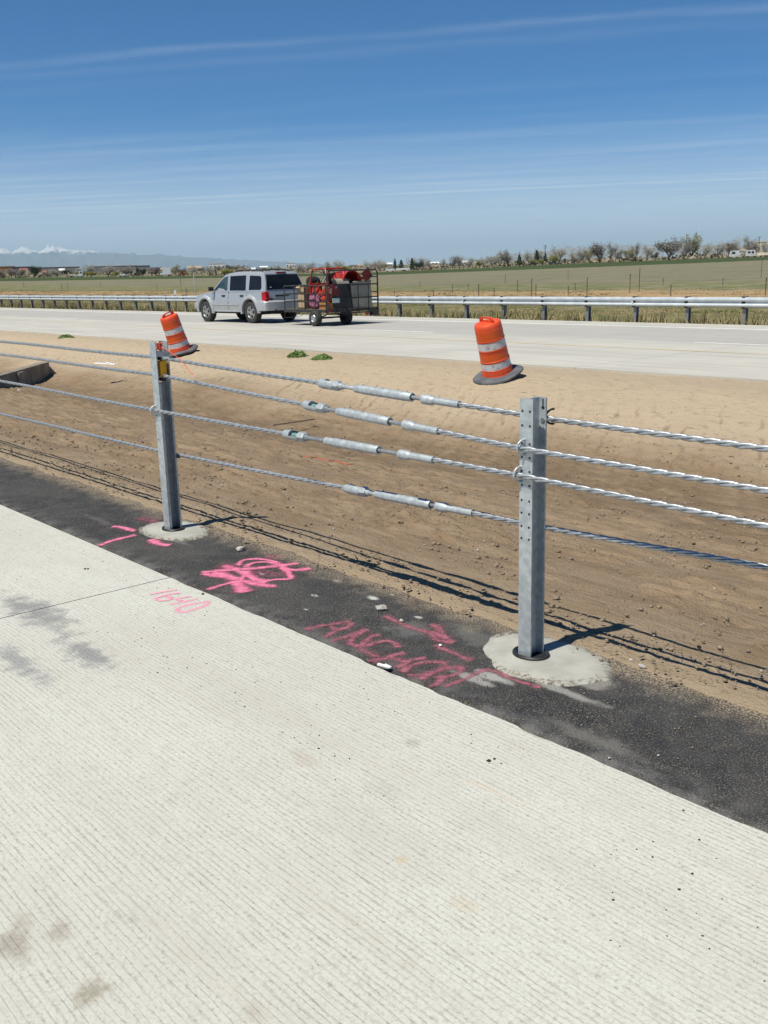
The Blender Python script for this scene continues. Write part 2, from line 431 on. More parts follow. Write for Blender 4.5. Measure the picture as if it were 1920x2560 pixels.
dash = nt.noise(nt.mapping(rc, sc=(8, 17, 8)), 1.0, 5, 0.7, 0.4)
col = nt.mix(nt.math('MULTIPLY', nt.step(dash, 0.585, 0.66, 0, 0.62), nt.step(n1, 0.40, 0.56, .15, 1)), col, (0.095, 0.066, 0.040))  # dark dashes: damp soil, with shade in the hollows between clods painted in
col = nt.mix(nt.step(n2, 0.54, 0.72, 0, 0.36), col, (0.155, 0.112, 0.072))  # longer damp dashes that also paint in the shade of the relief
col = nt.mix(nt.step(n3, 0.56, 0.75, 0, 0.35), col, (0.42, 0.345, 0.25))
peb = nt.step(nt.voro(rc, 26), 0.085, 0.045)
peb = nt.math('MULTIPLY', peb, nt.step(nt.noise(rc, 3.2, 2), 0.50, 0.62))
col = nt.mix(nt.math('MULTIPLY', peb, 0.8), col, (0.58, 0.54, 0.46))
nt.put(b.inputs['Base Color'], col)
b.inputs['Roughness'].default_value = 0.95; b.inputs['Specular IOR Level'].default_value = 0.15
nt.put(b.inputs['Normal'], nt.bump(nt.math('ADD', n3, nt.math('SUBTRACT', nt.math('MULTIPLY', n2, 0.7), dash)), 1.0, 0.02))

# highway concrete, smooth from a distance with wheel lanes
m_road, nt, b = new_mat('highway_concrete')
rc = road_coords(nt); rx, ry, rz_ = nt.sep(rc)
rp = nt.math('SUBTRACT', ry, nt.math('MULTIPLY', nt.math('ADD', rx, 25.0), 0.026))
n1 = nt.noise(rc, 0.6, 5); n2 = nt.noise(nt.mapping(rc, sc=(0.25, 4, 1)), 1.0, 5); n3 = nt.noise(rc, 30, 3)
col = nt.mix(nt.step(n1, 0.3, 0.7), (0.470, 0.450, 0.390), (0.420, 0.400, 0.350))
col = nt.mix(nt.step(n2, 0.4, 0.7, 0, 0.55), col, (0.33, 0.315, 0.285))
lane = nt.math('MULTIPLY', nt.step(rp, 19.8, 20.6), nt.step(rp, 25.0, 24.6))
col = nt.mix(nt.math('MULTIPLY', lane, 0.55), col, (0.31, 0.30, 0.28))
sl = nt.math('FRACT', nt.math('DIVIDE', rx, 4.6))
col = nt.mix(nt.math('MULTIPLY', nt.step(nt.math('ABSOLUTE', nt.math('SUBTRACT', sl, 0.5)), 0.006, 0.002), 0.5), col, (0.2, 0.19, 0.17))
for jp in (17.4, 21.9):
    col = nt.mix(nt.math('MULTIPLY', nt.step(nt.math('ABSOLUTE', nt.math('SUBTRACT', rp, jp)), 0.035, 0.012), 0.45), col, (0.22, 0.21, 0.19))
nt.put(b.inputs['Base Color'], col); b.inputs['Roughness'].default_value = 0.85; b.inputs['Specular IOR Level'].default_value = 0.3
nt.put(b.inputs['Normal'], nt.bump(n3, 0.2, 0.004))

# farmland, zoned by distance from the road
m_field, nt, b = new_mat('farmland')
P_ = pos(nt); rc = nt.mapping(P_, rot=(0, 0, TH)); rx, ry, rz_ = nt.sep(rc)
xy = nt.mapping(P_, sc=(1, 1, 0))
ln = nt.new('ShaderNodeVectorMath', operation='LENGTH'); nt.put(ln.inputs[0], xy); D_ = ln.outputs['Value']
str_ = nt.mapping(rc, sc=(0.04, 0.22, 0))
n1 = nt.noise(str_, 1.0, 6, 0.65); n2 = nt.noise(rc, 0.35, 5, 0.6); n3 = nt.noise(rc, 3.0, 4, 0.7)
pj = nt.math('ADD', ry, nt.math('MULTIPLY', nt.math('SUBTRACT', n1, 0.5), 22.0))
grass = nt.mix(nt.step(n2, 0.36, 0.62), (0.125, 0.130, 0.055), (0.225, 0.190, 0.108))
straw = nt.mix(nt.step(n2, 0.35, 0.7), (0.400, 0.270, 0.145), (0.300, 0.215, 0.120))
green2 = nt.mix(nt.step(n2, 0.38, 0.62), (0.120, 0.142, 0.056), (0.215, 0.190, 0.118))
tan = nt.mix(nt.step(n1, 0.32, 0.68), (0.200, 0.184, 0.122), (0.158, 0.148, 0.098))
tan = nt.mix(nt.step(n2, 0.5, 0.75, 0, 0.5), tan, (0.29, 0.245, 0.165))
tan = nt.mix(nt.step(nt.noise(str_, 2.3, 4), 0.55, 0.75, 0, 0.45), tan, (0.15, 0.155, 0.075))
dkgr = nt.mix(nt.step(n2, 0.3, 0.7), (0.042, 0.064, 0.026), (0.060, 0.082, 0.034))
col = nt.mix(nt.step(pj, 50, 57), grass, straw)
col = nt.mix(nt.step(pj, 71, 76), col, green2)
col = nt.mix(nt.step(pj, 93, 103), col, tan)
Dj = nt.math('ADD', D_, nt.math('MULTIPLY', nt.math('SUBTRACT', n2, 0.5), 8.0))
col = nt.mix(nt.step(Dj, 328, 332), col, dkgr)
far1 = nt.mix(nt.step(nt.noise(rc, 0.012, 4), 0.42, 0.58), (0.10, 0.115, 0.050), (0.235, 0.195, 0.130))
far1 = nt.mix(nt.step(n2, 0.4, 0.7, 0, 0.4), far1, (0.19, 0.165, 0.11))
col = nt.mix(nt.step(Dj, 398, 404), col, far1)
col = nt.mix(nt.step(n3, 0.45, 0.75, 0, 0.4), col, (0.09, 0.08, 0.045))
nt.put(b.inputs['Base Color'], col); b.inputs['Roughness'].default_value = 1.0; b.inputs['Specular IOR Level'].default_value = 0.05
nt.put(b.inputs['Normal'], nt.bump(n3, 0.6, 0.25))

# metals, paints, plastics
m_galv = simple('galvanised_steel', (0.52, 0.56, 0.565), (0.40, 0.435, 0.45), 30, 0.46, 0.55, 0.15, 90, 0.001)
m_galv_dull = simple('weathered_zinc_casting', (0.50, 0.53, 0.53), (0.37, 0.40, 0.41), 38, 0.55, 0.55, 0.35, 120, 0.002)
m_rod = simple('dark_threaded_rod', (0.34, 0.36, 0.37), (0.25, 0.265, 0.275), 60, 0.5, 0.7, 0.2, 300, 0.001)
m_rope = simple('galvanised_wire', (0.50, 0.52, 0.53), (0.36, 0.38, 0.39), 45, 0.42, 0.7)
m_black = simple('black_plastic', (0.012, 0.012, 0.013), (0.022, 0.022, 0.022), 12, 0.5)
m_dark = simple('dark_cavity', (0.01, 0.01, 0.011), None, 10, 0.8)
m_rubber = simple('tyre_rubber', (0.022, 0.022, 0.023), (0.040, 0.039, 0.037), 14, 0.85, 0, 0.2, 60, 0.004)
m_yellow = simple('yellow_plastic', (0.78, 0.40, 0.012), (0.68, 0.33, 0.01), 20, 0.5)
m_blue = simple('blue_marker_paint', (0.02, 0.09, 0.35), None, 30, 0.6)
m_teal = simple('teal_plastic', (0.10, 0.30, 0.24), None, 30, 0.5)
m_orangecord = simple('orange_cord', (0.75, 0.07, 0.03), None, 30, 0.7)
m_foot, nt, b = new_mat('trowelled_footing_concrete')
gen = nt.new('ShaderNodeTexCoord').outputs['Generated']; P_ = pos(nt)
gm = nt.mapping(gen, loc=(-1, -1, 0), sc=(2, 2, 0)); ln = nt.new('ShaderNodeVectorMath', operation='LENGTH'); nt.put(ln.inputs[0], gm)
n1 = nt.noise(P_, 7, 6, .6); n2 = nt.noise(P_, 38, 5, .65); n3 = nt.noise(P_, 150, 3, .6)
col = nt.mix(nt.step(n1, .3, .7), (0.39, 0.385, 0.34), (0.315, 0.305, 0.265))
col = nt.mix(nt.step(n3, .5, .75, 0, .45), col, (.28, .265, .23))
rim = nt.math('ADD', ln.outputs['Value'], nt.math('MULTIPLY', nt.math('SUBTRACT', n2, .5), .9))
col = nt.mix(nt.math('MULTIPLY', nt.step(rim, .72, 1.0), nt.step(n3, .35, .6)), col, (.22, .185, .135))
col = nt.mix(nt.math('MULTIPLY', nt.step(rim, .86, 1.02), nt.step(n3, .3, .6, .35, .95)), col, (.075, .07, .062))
nt.put(b.inputs['Base Color'], col); b.inputs['Roughness'].default_value = .9; b.inputs['Specular IOR Level'].default_value = .25
nt.put(b.inputs['Normal'], nt.bump(nt.math('ADD', n2, n3), .6, .004))
m_white = simple('white_paint', (0.78, 0.78, 0.76), (0.66, 0.66, 0.64), 4, 0.5)
m_wline = simple('worn_white_line', (0.80, 0.80, 0.78), (0.66, 0.65, 0.62), 5, 0.7, coord='p', detail=6)
m_yline = simple('worn_yellow_line', (0.56, 0.43, 0.22), (0.45, 0.41, 0.32), 1.5, 0.7, coord='p', detail=6)
m_stone = simple('pale_stone', (0.42, 0.40, 0.36), (0.28, 0.26, 0.23), 30, 0.9, 0, 0.5, 60, 0.01)
m_clod = simple('soil_clod', (0.26, 0.195, 0.13), (0.17, 0.125, 0.082), 30, 0.95, 0, 0.6, 60, 0.01)

# ------------------------------------------------------------------ ground and roads
# shoulder slabs: one each side of the transverse joint
pav = thing('shoulder_pavement', None, None); pav['kind'] = 'structure'
JT = -4.70
def slab(t0, t1, p0, p1, top, th, mat, name, parent, jagged=0.0):
    m = MB(); n = max(2, int((t1 - t0) / 0.02)) if jagged else 2
    ts = np.linspace(t0, t1, n)
    e = p1 + (jagged * (fbm(ts * 9, ts * 0, 4, 3) - 0.5) if jagged else np.zeros(n))
    vs = []
    for i in range(n):
        vs += [W(ts[i], p0, top), W(ts[i], e[i], top), W(ts[i], e[i], top - th), W(ts[i], p0, top - th)]
    fs = []
    for i in range(n - 1):
        a = i * 4
        fs += [(a, a + 1, a + 5, a + 4), (a + 1, a + 2, a + 6, a + 5), (a + 2, a + 3, a + 7, a + 6), (a + 3, a, a + 4, a + 7)]
    fs += [(3, 2, 1, 0), ((n - 1) * 4, (n - 1) * 4 + 1, (n - 1) * 4 + 2, (n - 1) * 4 + 3)]
    m.add(vs, fs)
    return m.build(name, mat, parent)
slab(-9.6, JT - 0.004, -9, 2.460, 0.0, 0.2, m_conc, 'slab', pav)
slab(JT + 0.004, 0.2, -9, 2.460, 0.0, 0.2, m_conc, 'slab', pav, 0.022)
slab(-30, -9.608, -9, 2.460, 0.0, 0.2, m_conc, 'slab', pav)
slab(0.208, 25, -9, 2.460, 0.0, 0.2, m_conc, 'slab', pav)
mb = MB().box(W(JT, -3.27, -0.03), (0.02, 11.4, 0.04), Matrix.Rotation(-TH, 3, 'Z'))
mb.build('joint_filler', simple('joint_grout', (.13, .12, .10), None, 20, .9), pav)
# asphalt strip under the barrier, tucked below the ragged slab edge and the soil
NT_, NP_ = 700, 36
tt = np.linspace(-30, 12, NT_); pp = np.linspace(2.470, 3.46, NP_)
T, Pg = np.meshgrid(tt, pp, indexing='ij')
def asph_z(t, p): return -0.006 + 0.003 * (fbm(t * 4, p * 4, 2, 5) - 0.5) + 0.010 * (fbm(t * 1.8, p * 1.8, 2, 9) - 0.5)
zz = asph_z(T, Pg)
zz[:, 0] -= 0.03
vs = np.stack([T * DV[0] + Pg * NV[0], T * DV[1] + Pg * NV[1], zz], -1).reshape(-1, 3)
o = mesh_np('asphalt_strip', vs, grid_faces(NT_, NP_), m_asph, smooth=True); o['kind'] = 'structure'

# ditch, fine near the camera and coarser away
def cum(a, b, f):
    out = [a]
    while out[-1] < b: out.append(out[-1] + f(out[-1]))
    return np.array(out)
tt = np.concatenate([-cum(9.0, 75, lambda x: 0.022 + 0.0042 * (x - 9))[::-1][:-1], np.arange(-9.0, 0.5, 0.021), cum(0.5, 30, lambda x: 0.05 + 0.06 * x)])
pp = cum(2.9, 14.9, lambda x: 0.016 + 0.0032 * (x - 2.9))
T, Pg = np.meshgrid(tt, pp, indexing='ij')
zz = ditch_h(T, Pg)
away = sstep(Pg, 3.2, 3.6)
zz += 0.04 * away * (fbm(T * 0.9, Pg * 0.9, 4, 11) - 0.5)
zz += 0.014 * away * (fbm(T * 4.2, Pg * 6.0, 4, 21) - 0.5)
lumps = fbm(T * 10, Pg * 12, 3, 23); area = sstep(fbm(T * .9, Pg * 1.4, 3, 24), .40, .58) * (1.0 - .75 * sstep(Pg, 10.8, 12.2))
zz += away * area * sstep(Pg, 3.6, 4.4) * (0.10 * np.clip(lumps - 0.62, 0, .25) - 0.05 * np.clip(0.40 - lumps, 0, .25))
# clods dragged along the ditch: short ragged ridges
cl = fbm(T * 2.6 + 0.8 * fbm(T, Pg, 2, 3), Pg * 11, 3, 31)
zz += 0.09 * away * sstep(Pg, 3.7, 4.5) * np.clip(cl - 0.55, 0, 1) * (1.5 - sstep(Pg, 9.0, 11.0))
zz += 0.055 * away * np.clip(0.38 - cl, -0.2, 0) * 0.25
# crawler tread marks across the far bank
bank = sstep(Pg, 8.7, 9.4) * (1 - sstep(Pg, 11.2, 12.2))
trd = np.abs(((T * 1.0 + Pg * 0.55 + 0.25 * fbm(T * 0.7, Pg * 0.7, 2, 41)) / 0.26) % 1.0 - 0.5) * 2
zz += 0.020 * bank * (trd ** 3) * sstep(fbm(T * 0.8, Pg * 1.3, 3, 51), 0.40, 0.55)
# loose crumbs along the asphalt edge
crumb = np.exp(-((Pg - 3.38) / 0.16) ** 2)
zz += crumb * (0.018 * fbm(T * 9, Pg * 9, 4, 61) - 0.006 + 0.030 * np.clip(fbm(T * 22, Pg * 22, 2, 71) - 0.55, 0, 1))
edge_n = 0.16 * (fbm(T * 3.0, T * 0 + 2.0, 4, 81) - 0.5)
zz -= 0.05 * (1 - sstep(Pg + edge_n, 3.02, 3.24))
vs = np.stack([T * DV[0] + Pg * NV[0], T * DV[1] + Pg * NV[1], zz], -1).reshape(-1, 3)
# follow the highway's slight angle at the far edge
Pm = Pg + 0.026 * (T + 25) * sstep(Pg, 11.0, 14.9)
vs = np.stack([T * DV[0] + Pm * NV[0], T * DV[1] + Pm * NV[1], zz], -1).reshape(-1, 3)
o = mesh_np('ditch_ground', vs, grid_faces(len(tt), len(pp)), m_dirt, smooth=True); o['kind'] = 'structure'
def dirt_z(t, p):
    q = p
    for _ in range(4): q = p - 0.026 * (t + 25) * float(sstep(np.array(q), 11.0, 14.9))
    return float(ditch_h(np.array(t), np.array(q)))
def on_dirt(u, v):
    k = ray(u, v); s = 2.5
    while s < 60:
        x = k * s; t, p = float(x @ DV), float(x @ NV)
        if p > 3.2 and CAM_H + x[2] < dirt_z(t, p): break
        s += .02
    return W(t, p, dirt_z(t, p))

# highway
hw = MB()
q = [RW(-900, 14.15, ROAD_Z), RW(60, 14.15, ROAD_Z), RW(60, 26.9, ROAD_Z), RW(-900, 26.9, ROAD_Z)]
hw.add(q + [Vector((v.x, v.y, v.z - 0.25)) for v in q], [(0, 1, 2, 3), (7, 6, 5, 4), (0, 4, 5, 1), (1, 5, 6, 2), (2, 6, 7, 3), (3, 7, 4, 0)])
highway = hw.build('highway', m_road); highway['kind'] = 'structure'
def paint_strip(t0, t1, p, wd, mat, name, z=0.004):
    m = MB().add([RW(t0, p - wd / 2, ROAD_Z + z), RW(t1, p - wd / 2, ROAD_Z + z), RW(t1, p + wd / 2, ROAD_Z + z), RW(t0, p + wd / 2, ROAD_Z + z)], [(0, 1, 2, 3)])
    return m.build(name, mat, highway, normals=False)
paint_strip(-700, 60, 25.1, 0.16, m_wline, 'edge_line')
paint_strip(-700, 60, 18.3, 0.13, m_yline, 'median_line')
for k in range(-2, 9):
    t0 = -12.9 - 11.75 * k
    paint_strip(t0, t0 + 3.2, 20.35, 0.13, m_wline, 'lane_dash')

# farmland sheet out to the horizon
az = np.radians(np.concatenate([np.arange(-36, -24, 1.0), np.arange(-24, 25, 0.16), np.arange(25, 100, 1.5)]))
nd = np.sin(az) * NV[0] + np.cos(az) * NV[1]
fr = np.concatenate([np.linspace(0, 1, 60) ** 1.6 * 0.5, 0.5 + np.linspace(0.01, 1, 110) ** 1.2 * 0.5])
D0 = 27.0 / np.maximum(nd, 0.12)
rows = []
for i, a in enumerate(az):
    d0 = D0[i] + 1.2
    r1 = d0 + (430 - d0) * np.linspace(0, 1, 130) ** 1.7
    r2 = np.concatenate([np.linspace(440, 1320, 50), np.geomspace(1500, 98000, 24)])
    rows.append(np.concatenate([r1, r2]))
RR = np.array(rows); AA = az[:, None] + 0 * RR
X, Y = RR * np.sin(AA), RR * np.cos(AA)
# the first samples hug the edge of the highway
p_ = X * NV[0] + Y * NV[1]; t_ = X * DV[0] + Y * DV[1]
Z = field_h(X, Y)
lump = 0.12 * sstep(p_, 29, 36) * (fbm(X * 0.35, Y * 0.35, 4, 5) - 0.5) * sstep(RR, 1500, 400)
o = mesh_np('field', np.stack([X, Y, Z + lump], -1).reshape(-1, 3), grid_faces(*RR.shape), m_field, smooth=True); o['kind'] = 'structure'
# verge between highway and farmland, then a broad sheet underneath everything
ts = np.concatenate([-np.geomspace(60, 900, 30)[::-1], np.linspace(-59, 60, 120)])
ps = np.linspace(0, 1, 10)
T, Q = np.meshgrid(ts, ps, indexing='ij')
P0 = 26.85 + 0.026 * (T + 25); P1 = np.maximum(31.0, P0 + 3)
Pg = P0 + (P1 - P0) * Q
X = T * DV[0] + Pg * NV[0]; Y = T * DV[1] + Pg * NV[1]
Z = np.where(Q < 0.001, -0.34, field_h(X, Y) + 0.05 + 0.06 * (fbm(X, Y, 3, 8) - 0.5) - 0.12 * Q)
o = mesh_np('verge', np.stack([X, Y, Z], -1).reshape(-1, 3), grid_faces(len(ts), len(ps)), m_field, smooth=True); o['kind'] = 'structure'
g = MB().add([(100000 * math.cos(a), 100000 * math.sin(a), -3.5) for a in np.linspace(0, 2 * PI, 48, endpoint=False)], [tuple(range(48))])
o = g.build('ground', m_field, normals=False); o['kind'] = 'structure'

# ------------------------------------------------------------------ cable barrier posts
def footing(t, p, rt, rp, seed, label, dt=0.0, dp=0.0):
    m = MB(); n = 72; vs = []
    rr = np.random.default_rng(seed)
    a = np.linspace(0, 2 * PI, n, endpoint=False)
    ph = rr.uniform(0, 6.28, 4)
    k = 1 + 0.07 * np.sin(2 * a + ph[0]) + 0.05 * np.sin(3 * a + ph[1]) + 0.025 * np.sin(7 * a + ph[2]) + 0.012 * np.sin(15 * a + ph[3]) + 0.05 * (fbm(a * 6, a * 0 + seed, 3, seed) - .5)
    prof = [(0.0, .010), (0.45, .009), (0.75, .006), (0.92, .002), (1.0, -.014)]
    for (f, z) in prof:
        for i in range(n):
            vs.append((rt * k[i] * f * math.cos(a[i]), rp * k[i] * f * math.sin(a[i]), z + (0.0015 * math.sin(5 * a[i] + f * 9) if f > .5 else 0)))
    fs = [(j * n + i, j * n + (i + 1) % n, (j + 1) * n + (i + 1) % n, (j + 1) * n + i) for j in range(len(prof) - 1) for i in range(n)]
    m.add(vs, fs)
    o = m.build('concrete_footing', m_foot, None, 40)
    o.location = W(t, p, 0); o.rotation_euler = (0, 0, -TH)
    tag(o, label, 'footing')
    m = MB().lathe([(0.0, .0125), (.078, .0125), (.086, .020), (.100, .022), (.106, .016), (.106, .004)], 40)
    s = m.build('socket_ring', m_black, o, 40); s.scale = (0.80, 0.66, 1); s.location = (dt, dp, 0)
    m = MB().lathe([(0.0, .0140), (.072, .0140)], 32)
    s = m.build('socket_shade', m_dark, o); s.scale = (0.80, 0.66, 1); s.location = (dt, dp, 0)  # flat dark disc painting the shade down inside the sleeve
    return o
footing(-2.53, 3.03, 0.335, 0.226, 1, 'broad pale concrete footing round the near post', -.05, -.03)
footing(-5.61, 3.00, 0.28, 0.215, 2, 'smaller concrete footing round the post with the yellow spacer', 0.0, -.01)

def disc(m, c, r, axis='y', n=10, th=0.0008):
    m.lathe([(0, -th), (r, -th), (r, th), (0, th)], n, axis=axis, c=c)
def hook(m, x, z, y0, rr=0.033):
    """round hook bolt: out of the flange, round the rope and back"""
    pts = [(x, y0 + 0.004, z + rr)]
    for k in range(13):
        a = PI / 2 + PI * k / 12
        pts.append((x - 0.010 * math.sin(PI * k / 12), y0 + 0.034 * math.cos(a) * 1.0, z + rr * math.sin(a)))
    pts.append((x, y0 + 0.004, z - rr))
    m.tube(pts, 0.0048, 8)

# near post: I section, two columns of holes in the front flange
FT, FW = 0.068, 0.085
post_r = thing('barrier_post', 'near galvanised I section post with rows of bolt holes in its front flange', 'barrier post', W(-2.58, 3.0, 0), -TH)
m = MB()
h_ = FW / 2; tf = 0.007; H1 = 1.095
sec = [(-FT/2, -h_), (FT/2, -h_), (FT/2, -h_+tf), (.003, -h_+tf+.004), (.003, h_-tf-.004), (FT/2, h_-tf), (FT/2, h_), (-FT/2, h_), (-FT/2, h_-tf), (-.003, h_-tf-.004), (-.003, -h_+tf+.004), (-FT/2, -h_+tf)]
m.prism(sec, 0.0, H1, lambda q, z: Vector((q[0], q[1], z)))
m.build('steel_section', m_galv, post_r)
m = MB()
hz = [1.046, .988, .916, .860, .804, .746, .683, .630, .574, .523]
for z in hz:
    for x in (-0.021, 0.019): disc(m, (x, -h_ - .0006, z), .0048)
for z in (.975, .915, .804, .746, .683, .630, .574, .523, .47): disc(m, (0.021, h_ - tf - .0006, z), .0048)
tag(m.build('bolt_holes', m_dark, post_r), kind='stuff')
m = MB(); hook(m, -0.006, .902, -h_, .031); m.build('hook_bolt', m_galv, post_r, 60)
m = MB(); hook(m, -0.024, .790, -h_, .031); m.build('hook_bolt', m_galv, post_r, 60)
m = MB(); hook(m, 0.020, 1.012, h_ + .055, .030); m.build('hook_bolt', m_black, post_r, 60)
m = MB(); m.box((0.020, h_ - tf - .0015, 1.075), (.006, .002, .028)); m.box((0.020, h_ - tf - .0025, 1.055), (.012, .002, .012), Matrix.Rotation(R(45), 3, 'Y'))
tag(m.build('arrow_mark', m_dark, post_r), kind='stuff'); m = MB()
m.lathe([(0, -.005), (.010, -.005), (.011, 0), (0, 0)], 6, axis='y', c=(0.020, h_ - tf - .0008, 1.004))
m.build('bolt_head', m_rod, post_r)

# far post: C section open along the road, slotted head with yellow spacer and strap
FT2, FW2, H2 = 0.076, 0.088, 1.212
post_l = thing('barrier_post', 'farther galvanised C section post with a slotted head holding a yellow spacer', 'barrier post', W(-5.61, 2.99, 0), -TH)
h2 = FW2 / 2; x2 = FT2 / 2; tk = 0.0055
m = MB()
def csec(z0, z1, slot):
    ce = lambda q, z: Vector((q[0], q[1], z))
    if not slot:
        sec = [(-x2, -h2), (x2, -h2), (x2, -h2+.018), (x2-tk, -h2+.018), (x2-tk, -h2+tk), (-x2+tk, -h2+tk), (-x2+tk, h2-tk), (x2-tk, h2-tk), (x2-tk, h2-.012), (x2, h2-.012), (x2, h2), (-x2, h2)]
        m.prism(sec, z0, z1, ce)
    else:
        for s in (-1, 1):
            sec = [(-x2, s*h2), (x2, s*h2), (x2, s*(h2-tk)), (-x2+tk, s*(h2-tk)), (-x2+tk, s*.019), (-x2, s*.019)]
            m.prism(sec if s < 0 else sec[::-1], z0, z1, ce)
csec(0, .955, False); csec(.955, H2, True)
m.build('steel_section', m_galv, post_l)
m = MB().box((0.006, 0.004, 1.043), (.056, .046, .098))
o = m.build('cable_spacer', m_yellow, post_l)
bv = o.modifiers.new('b', 'BEVEL'); bv.width = .004
for z in (.978, 1.106): MB().box((0.0, 0, z), (.05, .033, .019)).build('spacer_end', m_black, post_l)
m = MB()
for (cx_, cy_, sx, sy) in [(0, -h2-.0015, FT2+.006, .002), (0, h2+.0015, FT2+.006, .002), (x2+.0015, 0, .002, FW2+.001), (-x2-.0015, 0, .002, FW2+.001)]:
    m.box((cx_, cy_, 1.135), (sx, sy, .030))
m.build('steel_strap', m_galv_dull, post_l)
m = MB(); hook(m, -0.02, .783, -h2, .031); m.build('hook_bolt', m_galv, post_l, 60)
m = MB(); m.box((x2 + .012, h2 + .006, .487), (.02, .02, .022)); m.build('cable_clip', m_black, post_l)
m = MB()
for z in (.69, .60, .80): disc(m, (-0.02, -h2 - .0004, z), .004)
tag(m.build('bolt_holes', m_dark, post_l), kind='stuff')
# loose orange cord wound in the slot, its tail hanging over the top cable
cr = thing('frayed_twine', 'short orange cord tangled in the slot above the yellow spacer', 'twine', W(-5.61, 2.99, 1.14))
m = MB(); rr = random.Random(3)
pts = [Vector((rr.uniform(-.02, .02), rr.uniform(-.02, .02), rr.uniform(0.012, .065))) for _ in range(26)]
m.tube(pts, .0035, 5)
m.build('tangle', m_orangecord, cr, 60)
m = MB()
A = on_plane(405, 868, 2.97); B_ = on_plane(450, 897, 2.94); D_2 = on_plane(470, 920, 2.94); E2 = on_plane(483, 938, 2.94)
wp = Vector(cr.location)
m.tube([W(A[0], 2.97, A[1]) - wp, W((A[0]+B_[0])/2, 2.95, (A[1]+B_[1])/2 + .006) - wp, W(B_[0], 2.94, B_[1]) - wp, W(D_2[0], 2.935, D_2[1]) - wp, W(E2[0], 2.94, E2[1]) - wp], .0022, 5)
m.build('tail', m_orangecord, cr, 60)

# ------------------------------------------------------------------ wire ropes with their tension fittings
def interp_path(P, t):
    P = np.array(P); return np.array([np.interp(t, P[:, 0], P[:, 1]), np.interp(t, P[:, 0], P[:, 2])])
def rope_mesh(path, t0, t1, parent, taper_end=None):
    n = int((t1 - t0) / 0.0125) + 1
    ts = np.linspace(t0, t1, n)
    P = np.array([[*W(t, *interp_path(path, t))] for t in ts])
    P[:, 2] += 0.0015 * np.sin(ts * 3.1)
    tg = np.gradient(P, axis=0); tg /= np.linalg.norm(tg, axis=1)[:, None]
    up = np.array([0, 0, 1.0]); sd = np.cross(tg, up); sd /= np.linalg.norm(sd, axis=1)[:, None]; u2 = np.cross(sd, tg)
    LAY = 0.20; K = 8
    V = []; F = []
    for s in range(3):
        a = 2 * PI * (ts / LAY) + s * 2 * PI / 3
        c = P + 0.0062 * (np.cos(a)[:, None] * sd + np.sin(a)[:, None] * u2)
        # strand section: oval hugging its neighbours
        er = np.cos(a)[:, None] * sd + np.sin(a)[:, None] * u2; et = -np.sin(a)[:, None] * sd + np.cos(a)[:, None] * u2
        et = et * 0.86 - tg * 0.5 * 0
        base = len(V) and sum(len(x) for x in V)
        ring = []
        for k in range(K):
            b_ = 2 * PI * k / K
            ring.append(c + 0.0062 * math.cos(b_) * er + 0.0072 * math.sin(b_) * et)
        V.append(np.stack(ring, 1).reshape(-1, 3))
        i = np.arange(n - 1)[:, None] * K; j = np.arange(K)[None, :]
        F.append(np.stack([i + j, i + (j + 1) % K, i + K + (j + 1) % K, i + K + j], -1).reshape(-1, 4) + base)
    return mesh_np('rope', np.concatenate(V), np.concatenate(F), m_rope, parent, smooth=True)

def fpx(x, y, p): return on_plane(680 + x * .3858, 920 + y * .3858, p)[0]
CABLES = [
    ('top wire rope of the barrier, passing behind the near post', [(-14, 3.0, 1.13), (-5.61, 2.99, 1.108), (-2.58, 3.056, 1.010), (-1.58, 3.05, .994), (2, 3.05, .95)],
     [(305, 110), (440, 125), (540, 140), (897, 193), (960, 208), (1038, 224), (1195, 240)], 2.0),
    ('second wire rope from the top, its socket showing a green wedge', [(-14, 3.0, 1.03), (-5.61, 2.99, .998), (-2.58, 2.942, .899), (-1.54, 2.945, .880), (2, 2.945, .83)],
     [(200, 248), (345, 270), (430, 285), (773, 350), (865, 375), (940, 390), (1095, 418)], 1.35),
    ('third wire rope from the top, whose fittings sit farthest left', [(-14, 2.94, .815), (-8.26, 2.94, .797), (-5.61, 2.937, .783), (-2.58, 2.942, .788), (-1.53, 2.945, .763), (2, 2.945, .70)],
     [(75, 435), (217, 455), (350, 475), (693, 535), (825, 565), (900, 578), (1047, 600)], 1.1),
    ('lowest wire rope of the barrier with a smear of blue paint by its sleeve', [(-14, 3.05, .46), (-8.69, 3.05, .476), (-5.70, 3.052, .486), (-2.58, 3.056, .556), (-1.58, 3.05, .592), (2, 3.05, .70)],
     [(468, 790), (615, 810), (675, 822), (1030, 893), (1065, 903), (1142, 920), (1303, 945)], 2.3)]
